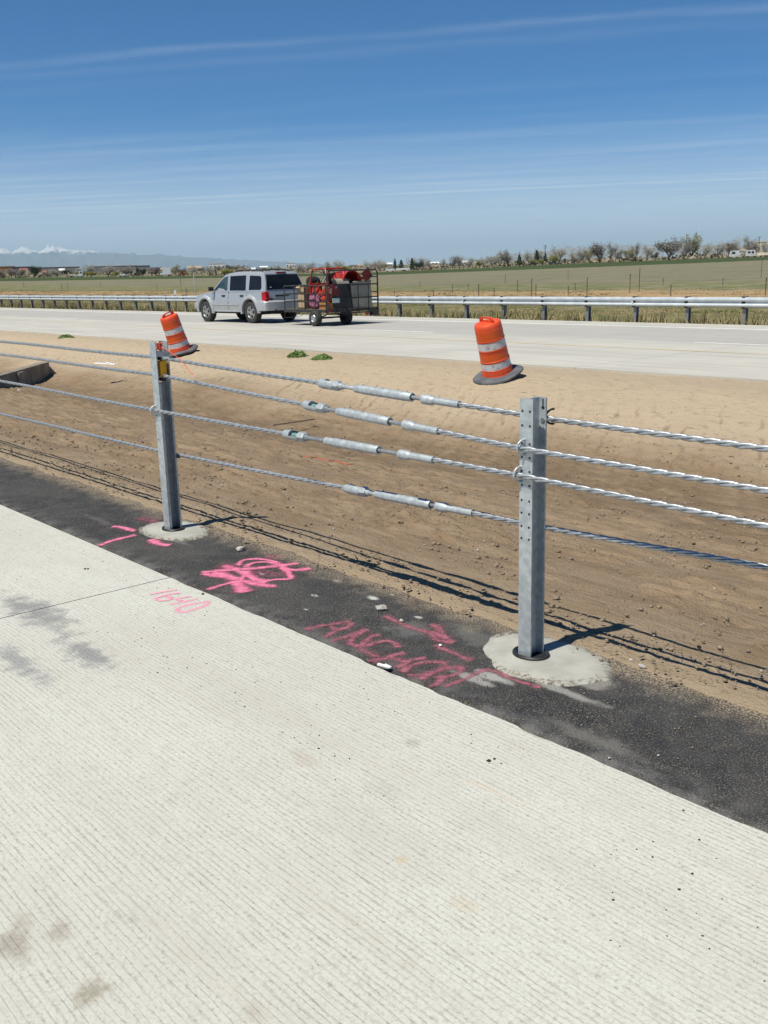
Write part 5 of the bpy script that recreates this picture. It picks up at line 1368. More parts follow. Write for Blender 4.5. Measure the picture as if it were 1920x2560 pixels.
# ------------------------------------------------------------------ far trees
m_bark = simple('tree_bark', (0.150, 0.125, 0.105), (0.095, .080, .065), 3, .95)
m_twig = simple('bare_twigs', (0.40, 0.38, 0.325), (0.32, .305, .26), .6, 1.0, coord='p', spec=.05)
m_twigd = simple('dark_twigs', (0.27, 0.25, 0.22), (0.20, .185, .165), .6, 1.0, coord='p', spec=.05)
m_bud = simple('budding_leaves', (0.290, 0.285, 0.085), (0.200, .205, .065), .7, 1.0, coord='p', spec=.05)
m_budg = simple('grey_green_buds', (0.330, 0.325, 0.215), (0.260, .250, .165), .7, 1.0, coord='p', spec=.05)
m_pine = simple('evergreen_needles', (0.040, 0.068, 0.040), (0.022, .042, .028), .7, 1.0, coord='p', spec=.05)
m_rust = simple('reddish_twigs', (0.25, 0.195, 0.165), (0.18, .145, .12), .7, 1.0, coord='p', spec=.05)

def tree_proto(kind, seed):
    """tree of unit height and roughly unit crown width: trunk and crown meshes"""
    rr = random.Random(seed); tm, cm = MB(), MB()
    if kind == 'pine':
        tm.tube([(0, 0, -.03), (0.01, 0, .5), (0, 0, .95)], [.035, .022, .006], 6)
        for i in range(900):
            z = .16 + .84 * rr.random() ** 1.15; rad = .46 * (1 - ((z - .16) / .86)) ** .75 * (0.75 + .25 * math.sin(z * 34 + seed)); a = rr.uniform(0, 6.283); r_ = rad * rr.random() ** .45
            c = Vector((r_ * math.cos(a), r_ * math.sin(a), z - .08 * r_)); d_ = Vector((math.cos(a), math.sin(a), rr.uniform(-.5, .3))).normalized(); s_ = Vector((rr.gauss(0, 1), rr.gauss(0, 1), rr.gauss(0, 1))).cross(d_).normalized()
            l_ = rr.uniform(.04, .085); cm.add([c - d_ * l_ * .4 - s_ * l_ * .34, c - d_ * l_ * .4 + s_ * l_ * .34, c + d_ * l_], [(0, 1, 2)])
        return tm, cm
    round_ = kind == 'dense'
    fork = rr.uniform(.12, .24)
    tm.tube([(0, 0, -.03), (rr.uniform(-.015, .015), 0, fork * .5), (rr.uniform(-.02, .02), rr.uniform(-.02, .02), fork)], [.036, .027, .023], 6)
    tips = []
    def grow(p, d_, ln, r_, lev):
        n = 3; pts = [p]; q = p.copy(); dd = d_.copy()
        for i in range(n):
            dd = (dd + Vector((rr.gauss(0, .16), rr.gauss(0, .16), rr.gauss(.05, .10)))).normalized(); q = q + dd * ln / n; pts.append(q.copy())
        (tm if lev == 0 else cm).tube(pts, [r_ * (1 - .6 * i / n) for i in range(n + 1)], 4 if lev < 2 else 3, cap=False)
        if lev >= 2: tips.append((q, dd)); tips.append((pts[1], dd)); return
        for k in range(rr.randint(3, 4)):
            o = pts[rr.randint(1, n)]; a = rr.uniform(0, 6.283); sp = Vector((math.cos(a), math.sin(a), rr.uniform(.0, .6)))
            grow(o, (dd * .75 + sp * rr.uniform(.45, .8)).normalized(), ln * rr.uniform(.55, .78), r_ * .5, lev + 1)
        tips.append((q, dd))
    for k in range(rr.randint(4, 6)):
        a = rr.uniform(0, 6.283); grow(Vector((0, 0, fork * rr.uniform(.8, 1.0))), Vector((math.cos(a) * .75, math.sin(a) * .75, rr.uniform(.6, 1.3))).normalized(), rr.uniform(.28, .42), .020, 0)
    mx = max(t[0].z for t in tips); mr = max(math.hypot(t[0].x, t[0].y) for t in tips)
    ntw = 2000 if kind in ('leafy', 'dense') else 1500
    for i in range(ntw):
        q, dd = rr.choice(tips); d_ = (dd + Vector((rr.gauss(0, .7), rr.gauss(0, .7), rr.gauss(0, .6)))).normalized()
        c = q + Vector((rr.gauss(0, .062), rr.gauss(0, .062), rr.gauss(-.015, .06))); l_ = rr.uniform(.05, .12) if kind == 'bare' else rr.uniform(.025, .06)
        s_ = Vector((rr.gauss(0, 1), rr.gauss(0, 1), rr.gauss(0, 1))).cross(d_).normalized(); w_ = .0062 if kind == 'bare' else l_ * .36
        cm.add([c - s_ * w_, c + s_ * w_, c + d_ * l_], [(0, 1, 2)])
    zs = max(v[2] for v in cm.v)
    for mm in (tm, cm): mm.v = [(x / (2 * mr + .08) , y / (2 * mr + .08), z / zs) for (x, y, z) in mm.v]
    return tm, cm
PROTO = {}
def proto(kind, crown_mat, seed):
    key = (kind, crown_mat.name, seed)
    if key not in PROTO:
        tm, cm = tree_proto(kind, seed)
        a = tm.build('trunk', m_bark, None, normals=False); b_ = cm.build('crown', crown_mat, None, normals=False)
        PROTO[key] = (a.data, b_.data); bpy.data.objects.remove(a); bpy.data.objects.remove(b_)
    return PROTO[key]
KIND = {'B': ('bare', m_twig, 'bare_tree'), 'D': ('bare', m_twigd, 'bare_tree'), 'N': ('dense', m_twigd, 'bare_tree'), 'Y': ('leafy', m_bud, 'budding_tree'), 'G': ('dense', m_budg, 'budding_tree'),
        'P': ('pine', m_pine, 'evergreen_tree'), 'E': ('dense', m_pine, 'evergreen_tree'), 'R': ('dense', m_rust, 'bare_tree')}
def tree(u, vt, wpx, k, D, label, group='trees along the far edge of the field', vb=None):
    kind, mat, nm = KIND[k]
    a, b_ = proto(kind, mat, int(u * 7) % 4)
    q = at_dist(u, vt, D); gz_ = float(field_h(q.x, q.y)); h_ = max(1.5, q.z - gz_)
    r = thing(nm, label, 'tree', (q.x, q.y, gz_ - .02), (u * 1.7) % 6.28, group)
    wd = wpx / FOC * D * (1.25 if k in 'PE' else 1.45); h_ *= (1.16 if u > 1400 else 1.06); r.scale = (wd, wd, h_)
    for me, n_ in ((a, 'trunk'), (b_, 'crown')):
        o = bpy.data.objects.new(n_, me); C.objects.link(o); o.parent = r
TREES = [
 (4, 673, 22, 'D', 430, 'dark bare tree cut by the left edge of the photo'),
 (26, 669, 28, 'N', 425, 'dense dark tree between the left edge and the red roofed block'),
 (50, 671, 34, 'N', 428, 'broad purplish bare tree in front of the red roofed block'),
 (84, 665, 34, 'E', 420, 'largest dark round evergreen of the far left tree row'),
 (124, 671, 26, 'B', 425, 'greyish bare tree just right of the large dark round evergreen'),
 (141, 672, 26, 'D', 432, 'dark bare tree between the greyish one and the low dark evergreen'),
 (166, 672, 34, 'E', 560, 'low dark evergreen left of the yellow green willows'),
 (203, 676, 30, 'Y', 415, 'wide yellow green willow behind the white tanker truck'),
 (226, 677, 26, 'Y', 418, 'yellow green willow at the right of the willow clump'),
 (216, 660, 30, 'B', 520, 'tall thin bare tree rising over the willow clump'),
 (268, 660, 26, 'B', 425, 'thin bare tree in front of the bright white long roof'),
 (286, 677, 22, 'Y', 412, 'small yellow green tree left of the white pickup on the far left'),
 (311, 664, 34, 'N', 420, 'dense brown bare tree standing over the white pickup at far left'),
 (343, 671, 20, 'P', 424, 'left one of two touching dark green trees'),
 (356, 671, 22, 'E', 420, 'right one of two touching dark green trees'),
 (386, 667, 34, 'R', 425, 'wide brown bare tree left of the white box truck'),
 (438, 659, 32, 'G', 425, 'tall greenish tree right of the white box truck'),
 (455, 668, 22, 'R', 432, 'brown tree pressed against the tall greenish tree'),
 (460, 680, 16, 'Y', 415, 'small yellow green bush tree above the tiny red car'),
 (478, 661, 28, 'B', 424, 'pale bare tree beside the top of the leaning white pole'),
 (503, 666, 20, 'N', 780, 'small dark far tree right of the leaning white pole'),
 (524, 663, 24, 'B', 430, 'yellowish bare tree above the bonnet of the silver car'),
 (541, 664, 24, 'N', 800, 'dark far tree in front of the white warehouse'),
 (566, 660, 28, 'N', 820, 'dark far tree at the right end of the white warehouse'),
 (583, 662, 26, 'N', 830, 'dark far tree behind the yellow green trees over the silver car'),
 (601, 661, 30, 'N', 840, 'rightmost dark far tree over the silver car'),
 (560, 671, 24, 'Y', 425, 'bright yellow green tree above the windscreen of the silver car'),
 (577, 673, 18, 'Y', 430, 'duller yellow green tree touching the bright one over the car'),
 (692, 661, 20, 'B', 430, 'thin bare tree above the rear of the silver car roof'),
 (698, 676, 18, 'Y', 420, 'low green bush tree above the rear of the silver car'),
 (722, 660, 30, 'B', 432, 'wide bare tree between the silver car and the buggy'),
 (744, 658, 22, 'B', 430, 'bare tree just left of the buggy frame, thin crown'),
 (757, 657, 22, 'B', 436, 'bare tree behind the left post of the buggy frame'),
 (782, 650, 28, 'B', 425, 'bare tree behind the top of the buggy frame, tall crown'),
 (814, 649, 28, 'B', 428, 'bare tree behind the middle of the trailer load'),
 (845, 646, 28, 'B', 430, 'bare tree over the red hood on the trailer'),
 (863, 661, 32, 'Y', 415, 'wide yellow green tree over the right part of the trailer'),
 (923, 646, 26, 'B', 428, 'bare tree with a double trunk right of the trailer gate'),
 (949, 644, 26, 'B', 424, 'bare round tree between the trailer and the two pines'),
 (987, 648, 14, 'P', 424, 'slender pine, left of the pair behind the white pickup'),
 (1003, 651, 20, 'P', 424, 'broader pine, right of the pair behind the white pickup'),
 (1029, 639, 24, 'B', 440, 'bare tree showing above the dark pine left of the flat trailer end'),
 (1030, 647, 18, 'P', 425, 'dark pine in front of a taller bare tree'),
 (1047, 650, 20, 'E', 424, 'round dark evergreen right of the dark pine'),
 (1060, 641, 24, 'B', 436, 'pale bare tree behind the round dark evergreen'),
 (1074, 644, 18, 'B', 430, 'thin bare tree left of the white farmhouse'),
 (1106, 643, 20, 'B', 432, 'bare tree at the left end of the rail fence'),
 (1132, 637, 22, 'D', 422, 'dark bare tree behind the rail fence, left of two alike'),
 (1148, 637, 22, 'D', 424, 'dark bare tree behind the rail fence, right of two alike'),
 (1173, 639, 24, 'B', 450, 'pale bare tree at the right end of the rail fence'),
 (1199, 648, 18, 'Y', 424, 'small yellowish tree at the left end of the dense tree clump'),
 (1211, 638, 20, 'B', 424, 'thin bare tree touching the small yellowish tree'),
 (1231, 629, 30, 'B', 416, 'broad bare tree above the leaning front drum, dark trunk'),
 (1246, 622, 30, 'B', 440, 'tall bare tree with an upright spike in the dense clump'),
 (1270, 621, 34, 'N', 424, 'tall greyish dense tree left of the dark spruce'),
 (1299, 638, 20, 'P', 424, 'dark pointed spruce left of the yellow trees'),
 (1322, 621, 26, 'B', 460, 'bare tree behind the dark parked car'),
 (1330, 647, 22, 'Y', 420, 'yellow tree just above the dark parked car'),
 (1342, 627, 18, 'P', 440, 'tall pine behind the yellow trees'),
 (1350, 646, 22, 'Y', 416, 'yellow tree right of the dark parked car'),
 (1352, 620, 30, 'B', 470, 'grey bare tree behind the tall pine'),
 (1366, 631, 14, 'E', 450, 'dark evergreen below the utility pole with crossarms'),
 (1380, 638, 26, 'Y', 430, 'wide yellow tree standing over the dark pickup'),
 (1399, 609, 36, 'B', 432, 'big bare cottonwood right of the utility pole with crossarms'),
 (1437, 627, 24, 'B', 428, 'pale bare tree right of the big cottonwood, thin and low'),
 (1453, 624, 22, 'D', 422, 'narrow dark bare tree second right of the big cottonwood'),
 (1473, 621, 28, 'G', 424, 'grey green hazy tree in the middle of the right tree row'),
 (1500, 610, 38, 'N', 424, 'large dense bare tree in the middle of the right tree row'),
 (1526, 605, 28, 'D', 428, 'bare tree with a slanting trunk and open dark branches'),
 (1550, 625, 24, 'N', 424, 'low dark bare tree right of the slanting trunk'),
 (1571, 618, 24, 'G', 426, 'grey green tree between the low dark one and the tall open one'),
 (1590, 606, 26, 'D', 428, 'tall open bare tree with dark upright limbs'),
 (1618, 611, 32, 'B', 424, 'rounded pale bare tree left of the reddish bush tree'),
 (1638, 630, 24, 'R', 424, 'reddish low bush tree in the right tree row'),
 (1675, 595, 50, 'N', 424, 'great dense bare tree with a thick trunk left of the plain pole'),
 (1712, 607, 30, 'D', 420, 'dark bare tree in front of the plain utility pole'),
 (1733, 586, 46, 'G', 434, 'tallest tree of the right row, hazy grey green crown'),
 (1764, 611, 24, 'B', 430, 'thin bare tree right of the tallest hazy tree'),
 (1797, 602, 36, 'B', 418, 'broad bare tree over the straw coloured gap'),
 (1824, 606, 22, 'R', 424, 'reddish bare tree at the left of the white campers'),
 (1846, 597, 30, 'B', 428, 'bare tree rising behind the left white camper'),
 (1866, 588, 38, 'B', 424, 'tall bare tree between the two white campers'),
 (1890, 611, 28, 'R', 422, 'reddish bare tree in front of the cream block building'),
 (1917, 600, 20, 'B', 424, 'bare tree cut by the right edge of the photo'),
]
for tr_ in TREES: tree(*tr_)

# low brown scrub and hedges beyond the far road, one mass
rg = np.random.default_rng(77); V = []
nS = 9000
uu = rg.uniform(-150, 2100, nS); Dd = 430 + 520 * rg.random(nS) ** 1.3
kk = fbm(uu * .02, Dd * .01, 3, 9) > .46
uu, Dd = uu[kk], Dd[kk]; nS = len(uu)
az_ = np.arctan((uu - 960) / 2400.0); xx = Dd * np.sin(az_); yy = Dd * np.cos(az_); zz0 = field_h(xx, yy)
for j in range(7):
    s_ = rg.uniform(.5, 1.3, nS); ox, oy, oz = rg.normal(0, 1.6, nS), rg.normal(0, 1.6, nS), rg.uniform(0, 2.2, nS) * rg.random(nS)
    c_ = np.stack([xx + ox, yy + oy, zz0 + oz], -1)
    tri3 = c_[:, None, :] + rg.normal(0, 1, (nS, 3, 3)) * s_[:, None, None] * np.array([.6, .6, .55])
    tri3[:, :, 2] = np.maximum(tri3[:, :, 2], zz0[:, None] - .1)
    V.append(tri3.reshape(-1, 3))
V = np.concatenate(V)
m_scrub = simple('brown_scrub', (0.300, 0.255, 0.190), (0.220, .200, .135), .08, 1.0, coord='p', spec=.05)
o = mesh_np('far_scrub', V, np.arange(len(V)).reshape(-1, 3), m_scrub); o['kind'] = 'stuff'

# hazy leafless wood standing behind the right half of the tree row, one mass of twigs
nS = 40000
uu = rg.uniform(1185, 2100, nS); Dd = rg.uniform(470, 640, nS)
top_ = 2.0 + 9.5 * fbm(uu * .022, Dd * .012, 4, 15) * np.clip((uu - 1150) / 200, .3, 1)
az_ = np.arctan((uu - 960) / 2400.0); xx = Dd * np.sin(az_); yy = Dd * np.cos(az_); zb_ = field_h(xx, yy)
c_ = np.stack([xx, yy, zb_ + top_ * rg.random(nS) ** .7], -1)
d_ = rg.normal(0, 1, (nS, 3)); d_[:, 2] = np.abs(d_[:, 2]) + .4; d_ /= np.linalg.norm(d_, axis=1)[:, None]
s_ = rg.normal(0, 1, (nS, 3)); s_ = np.cross(s_, d_); s_ /= np.linalg.norm(s_, axis=1)[:, None]
l_ = rg.uniform(.5, 1.3, nS)[:, None]
V = np.stack([c_ - s_ * .05, c_ + s_ * .05, c_ + d_ * l_], 1).reshape(-1, 3)
o = mesh_np('far_wood', V, np.arange(len(V)).reshape(-1, 3), m_twig); o['kind'] = 'stuff'

# ------------------------------------------------------------------ far buildings
def bmat(name, c, c2=None): return simple(name, c, c2, .3, .8)
m_bw = bmat('far_white_wall', (.72, .72, .70)); m_bt = bmat('far_tan_wall', (.36, .26, .17)); m_bo = bmat('far_orange_wall', (.46, .24, .11)); m_br = bmat('far_red_wall', (.24, .085, .065)); m_bb = bmat('far_brown_wall', (.14, .10, .08)); m_bg = bmat('far_grey_wall', (.235, .215, .20)); m_bd = bmat('far_dark_roof', (.05, .05, .055)); m_bc = bmat('far_cream_wall', (.66, .60, .44)); m_win = simple('far_window', (.03, .035, .045), None, 3, .2)
def building(u0, u1, vt, D, wall, roof, flat, label, nm='building', cat='building', dep=None, vb=None, nwin=0):
    uc = (u0 + u1) / 2; q = at_dist(uc, vt, D); gz_ = float(field_h(q.x, q.y)); 
    if vb is not None: gz_ = max(gz_, at_dist(uc, vb, D).z - .5)
    h_ = max(2.2, q.z - gz_); wd = (u1 - u0) / FOC * D; dep = dep or min(40, max(8, wd * .5))
    r = thing(nm, label, cat, (q.x, q.y, gz_), -math.atan2(q.x, q.y))
    wh = h_ if flat else h_ * .62
    if vb is not None: MB().box((0, dep / 2, -2), (wd, dep, 4.01)).build('plinth', wall, r)
    MB().box((0, dep / 2, wh / 2), (wd, dep, wh)).build('wall', wall, r)
    if flat:
        MB().box((0, dep / 2, wh + .25), (wd + .6, dep + .6, .5)).build('roof', roof, r)
    else:
        m = MB(); m.prism([(-.5, wh), (dep + .5, wh), (dep / 2, h_)], -wd / 2 - .4, wd / 2 + .4, lambda p_, a: Vector((a, p_[0], p_[1]))); m.build('roof', roof, r)
    for k in range(nwin):
        x = -wd / 2 + wd * (k + .5) / nwin; f = MB().box((x, -.03, wh * .52), (wd / nwin * .5, .10, wh * .34)).build('window', wall, r); MB().box((x, -.10, wh * .52), (wd / nwin * .42, .06, wh * .28)).build('pane', m_win, f)
    MB().box((wd * .12, -.04, min(1.2, wh * .3)), (min(3.0, wd * .1), .10, min(2.4, wh * .6))).build('door', m_win, r)
building(-10, 33, 667, 900, m_bo, m_bt, True, 'long orange tan building at the left edge of the photo', nwin=6)
building(34, 80, 668, 880, m_bg, m_bd, True, 'long low building with a dark roof behind the far left trees')
building(50, 66, 670, 700, m_br, m_br, False, 'red block rising left of the large dark round evergreen', nwin=2)
building(99, 113, 675, 640, m_br, m_br, False, 'small red building right of the large dark round evergreen', nwin=2)
building(90, 192, 667.5, 1250, m_bg, m_bw, True, 'very long low building with a white roof at far left')
building(148, 160, 671, 900, m_bt, m_bw, False, 'small pale house over the low dark evergreen', 'house', 'house')
building(188, 204, 673, 900, m_bw, m_bw, True, 'small white shed left of the willow clump', 'shed', 'shed')
building(232, 337, 664.5, 1150, m_bg, m_bw, True, 'long warehouse with the brightest white roof at left', 'warehouse', 'warehouse')
building(338, 373, 665, 1120, m_bg, m_bd, True, 'dark roofed building joined to the bright white warehouse')
building(376, 402, 668, 980, m_bt, m_bd, False, 'brown house with a dark roof left of the white box truck', 'house', 'house', nwin=2)
building(402, 424, 669, 960, m_bt, m_bt, False, 'tan house behind the white box truck', 'house', 'house', nwin=2)
building(470, 502, 664.5, 900, m_bt, m_bt, False, 'tan house near the top of the leaning white pole', 'house', 'house', nwin=3)
building(522, 562, 659, 1200, m_bw, m_bw, True, 'white warehouse over the bonnet of the silver car', 'warehouse', 'warehouse', nwin=4)
building(594, 613, 667, 1150, m_bg, m_bw, False, 'low grey shed over the roof of the silver car', 'shed', 'shed')
building(650, 668, 665, 1200, m_bw, m_bw, False, 'small white gabled house over the rear roof of the silver car', 'house', 'house')
building(715, 737, 658, 1200, m_bw, m_bw, True, 'narrow white building between the silver car and the buggy', nwin=3)
building(876, 893, 662, 1000, m_bb, m_bb, False, 'brown house at the left of the low brown row right of the trailer', 'house', 'house', nwin=2)
building(893, 908, 661, 1010, m_bb, m_bt, False, 'brown house at the right of the low brown row right of the trailer', 'house', 'house', nwin=2)
building(928, 966, 657.5, 950, m_bb, m_bg, False, 'long brown house with a pale roof behind the bare round tree', 'house', 'house', nwin=4)
building(966, 980, 656.5, 1000, m_bw, m_bw, False, 'white roofed house left of the slender pine', 'house', 'house')
building(1077, 1096, 654.5, 900, m_bw, m_bw, False, 'white farmhouse right of the round dark evergreen', 'house', 'house', nwin=2)
building(1154, 1169, 651, 800, m_bw, m_bw, False, 'small white house seen between bare trees at centre right', 'house', 'house')
building(1184, 1192, 660, 700, m_bw, m_bw, False, 'tiny white shed left of the small yellowish tree', 'shed', 'shed')
building(1411, 1420, 648, 700, m_bw, m_bw, False, 'small white house right of the big cottonwood trunk', 'house', 'house')
building(1851, 1866, 618, 620, m_bw, m_bt, False, 'white house behind the two campers', 'house', 'house')
building(1893, 1916, 605, 640, m_bc, m_bc, True, 'tall cream block building near the right edge', nwin=2)
for i, (u_, v_) in enumerate([(628, 672), (634, 672), (648, 671), (660, 670), (671, 670)]):
    pass

# ------------------------------------------------------------------ far vehicles
m_vw = simple('white_vehicle_paint', (.74, .75, .75), None, 2, .4); m_vk = simple('black_vehicle_paint', (.02, .022, .025), None, 2, .3); m_vg = simple('dark_green_vehicle_paint', (.018, .045, .040), None, 2, .3); m_vr = simple('red_vehicle_paint', (.26, .04, .03), None, 2, .35)
def far_vehicle(nm, label, cat, u0, u1, vt, D, mat, prof, face=1, wheels=(.18, .80), win=None, extra=None):
    uc = (u0 + u1) / 2; q = at_dist(uc, vt, D); gz_ = float(field_h(q.x, q.y)); L = (u1 - u0) / FOC * D
    r = thing(nm, label, cat, (q.x, q.y, gz_ + .02), -math.atan2(q.x, q.y))
    wd = 2.0; m = MB(); m.prism([(L * face * (x - .5), z) for x, z in prof], -wd / 2, wd / 2, lambda p_, a: Vector((p_[0], a, p_[1]))); m.build('body', mat, r)
    for wp in (win or []):
        m = MB(); m.prism([(L * face * (x - .5), z) for x, z in wp], -wd / 2 - .02, wd / 2 + .02, lambda p_, a: Vector((p_[0], a, p_[1]))); m.build('window', m_win, r)
    for wx in wheels:
        for y in (-.85, .85): MB().lathe([(0, -.14), (.38, -.14), (.38, .14), (0, .14)], 12, axis='y', c=(L * face * (wx - .5), y, .38)).build('wheel', m_rubber, r)
    for (x0, x1, z0, z1, mt_) in (extra or []): MB().box((L * face * ((x0 + x1) / 2 - .5), 0, (z0 + z1) / 2), (L * (x1 - x0), wd + .1, z1 - z0)).build('cargo_box', mt_, r)
PICK = [(0, .45), (.0, 1.0), (.24, 1.12), (.34, 1.75), (.56, 1.78), (.60, 1.10), (1.0, 1.10), (1.0, .45)]; PWIN = [[(.30, 1.15), (.36, 1.66), (.54, 1.68), (.56, 1.15)]]
SEDAN = [(0, .4), (0, .85), (.22, .98), (.36, 1.42), (.68, 1.42), (.86, 1.0), (1.0, .95), (1.0, .4)]; SWIN = [[(.29, 1.0), (.38, 1.34), (.66, 1.34), (.78, 1.0)]]
VAN = [(0, .4), (0, 1.1), (.05, 1.5), (.12, 2.6), (1.0, 2.7), (1.0, .4)]
far_vehicle('box_truck', 'white box truck driving left on the far road, largest far vehicle', 'truck', 401, 426, 681, 404, m_vw, [(0, .5), (0, 1.2), (.06, 1.3), (.14, 2.1), (.24, 2.1), (.24, .5)], 1, (.14, .80), [[(.10, 1.35), (.15, 1.95), (.20, 1.95), (.20, 1.35)]], [(.245, 1.0, .65, 3.4, m_vw)])
far_vehicle('tank_truck', 'white truck with a low load beside the yellow green willows', 'truck', 176, 205, 690, 404, m_vw, [(.55, .4), (.55, 1.0), (.70, 1.2), (.78, 2.2), (1.0, 2.2), (1.0, .4)], 1, (.1, .65, .9), [[(.80, 1.4), (.82, 2.0), (.94, 2.0), (.94, 1.4)]], [(0, .5, .6, 1.1, m_vw)])
far_vehicle('pickup_truck', 'white pickup under the dense brown bare tree at far left', 'pickup', 299, 313, 685.5, 404, m_vw, PICK, 1, win=PWIN)
far_vehicle('small_car', 'tiny red car on the far road left of the leaning white pole', 'car', 449, 462, 688, 404, m_vr, SEDAN, 1, win=SWIN)
far_vehicle('pickup_truck', 'white pickup in front of the slender pine at centre', 'pickup', 964, 986, 671, 403, m_vw, PICK, 1, win=PWIN)
far_vehicle('flat_trailer', 'low white trailer towed behind the white pickup at centre', 'trailer', 990, 1024, 673, 403, m_vw, [(0, .55), (0, 1.15), (.6, 1.25), (.96, 1.15), (1, .8), (1, .55)], 1, (.55, .66), None)
far_vehicle('parked_car', 'dark car parked under the yellow trees', 'car', 1322, 1343, 660, 408, m_vk, SEDAN, 1, win=SWIN)
far_vehicle('pickup_truck', 'dark green pickup under the wide yellow tree', 'pickup', 1372, 1392, 658.5, 406, m_vg, PICK, -1, win=PWIN)
m_camp = simple('grey_camper_paint', (.46, .47, .46), (.34, .36, .35), .8, .5)  # white toned down to a blotchy grey
far_vehicle('camper_van', 'white camper with a dark window, left of two at the right edge', 'camper', 1825, 1847, 630, 410, m_camp, VAN, 1, win=[[(.25, 1.3), (.28, 2.2), (.6, 2.2), (.6, 1.3)]])
far_vehicle('camper_van', 'white camper with grey windows, right of two at the right edge', 'camper', 1866, 1889, 630, 410, m_camp, VAN, -1, win=[[(.2, 1.3), (.22, 2.2), (.42, 2.2), (.42, 1.3)], [(.52, 1.4), (.52, 2.1), (.8, 2.1), (.8, 1.4)]])
far_vehicle('flat_trailer', 'long low cream trailer below the cream block building', 'trailer', 1895, 1919, 637, 406, m_bc, [(0, .5), (0, 1.5), (1, 1.5), (1, .5)], 1, (.7, .8), None)

# ------------------------------------------------------------------ poles, fences, far road
m_pole = simple('weathered_pole_wood', (.075, .065, .055), (.05, .043, .037), 3, .9)
def pole(u, vt, D, label, arms):
    q = at_dist(u, vt, D); gz_ = float(field_h(q.x, q.y)); h_ = q.z - gz_
    r = thing('utility_pole', label, 'utility pole', (q.x, q.y, gz_), .3); MB().tube([(0, 0, 0), (0, 0, h_)], [.20, .13], 8).build('mast', m_pole, r)
    for z, l_ in arms: MB().box((0, 0, h_ - z), (l_, .14, .16)).build('crossarm', m_pole, r)
pole(1363, 612, 470, 'utility pole with crossarms left of the big cottonwood', [(.5, 1.6), (1.4, 2.4)])
pole(1299, 629, 560, 'thin utility pole rising out of the dark spruce', [(1.2, 2.6)])
pole(1717, 584, 470, 'plain tall utility pole left of the tallest hazy tree', [(.6, .4)])
pole(1899, 592, 520, 'light pole with a short crossbar before the cream block building', [(.1, 2.4)])
m_tpost = simple('rusty_fence_post', (.075, .055, .045), (.045, .035, .030), 4, .8); m_pale = simple('pale_stake', (.52, .50, .45), (.40, .39, .35), 4, .7)
m_wire = simple('fence_wire', (.16, .15, .14), None, 4, .6, .5)
def fence(nm, label, posts, D_of, hscale, wires):
    q0 = None; tops = []
    r = None
    for (u, vb, vt) in posts:
        D = D_of(u, vb); q = at_dist(u, vb, D); gz_ = float(field_h(q.x, q.y)); h_ = max(.7, (vb - vt) / FOC * D * hscale)
        if r is None: r = thing(nm, label, 'fence', (q.x, q.y, gz_)); o_ = Vector(r.location)
        b_ = Vector((q.x, q.y, gz_)) - o_; ln = Vector((math.sin(u) * .05, 0, 0))
        m = MB(); m.tube([b_ + Vector((0, 0, -.2)), b_ + ln + Vector((0, 0, h_))], .022, 5); m.box(b_ + ln * .5 + Vector((0, 0, h_ * .5)), (.05, .02, h_)); m.build('post', m_tpost, r); tops.append((b_, ln, h_))
    for f in wires:
        m = MB(); m.tube([b_ + ln * f + Vector((0, 0, min(h_, 1.3) * f)) for b_, ln, h_ in tops], .006, 3, cap=False); m.build('wire', m_wire, r)
def ray_D(u, vb):
    D = 35.0
    while D < 320:
        q = at_dist(u, vb, D)
        if q.z < float(field_h(q.x, q.y)): return D
        D += 1.0
    return 320
near = [(60, 720, 706), (156, 731, 712), (170, 727, 710), (252, 717, 705), (393, 727, 712), (453, 726, 699), (466, 746, 719), (986, 746, 731), (1083, 749, 729), (1196, 746, 713), (1236, 742, 728), (1329, 746, 700), (1339, 746, 713), (1420, 745, 716), (1467, 743, 697), (1677, 742, 714), (1912, 740, 700)]
fence('wire_fence', 'thin wire fence of rusty steel posts running behind the guardrail', [q for q in near if q[0] in (466, 986, 1083, 1196, 1236, 1329, 1339, 1420, 1467, 1677, 1912)], ray_D, 1.0, (.35, .65, .95))
fence('wire_fence', 'sparse old fence posts standing out in the tan field at left', [q for q in near if q[0] in (60, 156, 170, 252, 393, 453)], ray_D, 1.0, (.9,))
fence('wire_fence', 'second line of field fence posts farther out across the green strip at right', [(1050, 718, 704), (1131, 732, 712), (1170, 727, 712), (1263, 711, 688), (1294, 730, 702), (1420, 698, 677), (1438, 727, 712), (1575, 732, 689), (1597, 728, 675), (1658, 713, 699), (1807, 714, 699), (1903, 694, 651)], ray_D, 1.0, (.6, .95))
q = W(on_plane(487, 744, 29.0)[0], 29.0, -.4); qt = on_plane(484, 680, 29.0)
ms = thing('marker_pole', 'tall thin white pole leaning left beside the guardrail', 'marker pole', q)
MB().tube([(0, 0, -.2), W(qt[0], 29.0, qt[1]) - q], [.026, .020], 6).build('pole', m_pale, ms)
MB().tube([(0, 0, -.2), (W(qt[0], 29.0, qt[1]) - q) * .36], [.034, .032], 6).build('sleeve', m_tpost, ms)
q = W(on_plane(439, 745, 29.4)[0], 29.4, -.4); ms = thing('marker_post', 'short dark post with a white top just behind the guardrail', 'marker post', q)
MB().tube([(0, 0, -.2), (0, 0, .95)], .04, 6).build('post', m_tpost, ms); MB().box((0, 0, 1.08), (.13, .06, .28)).build('white_cap', m_white, ms)
m = MB(); pr = None
rf = thing('rail_fence', 'low dark rail fence under the bare trees at centre right', 'fence', (at_dist(1105, 670, 409).x, at_dist(1105, 670, 409).y, 0)); o_ = Vector(rf.location)
prev = None
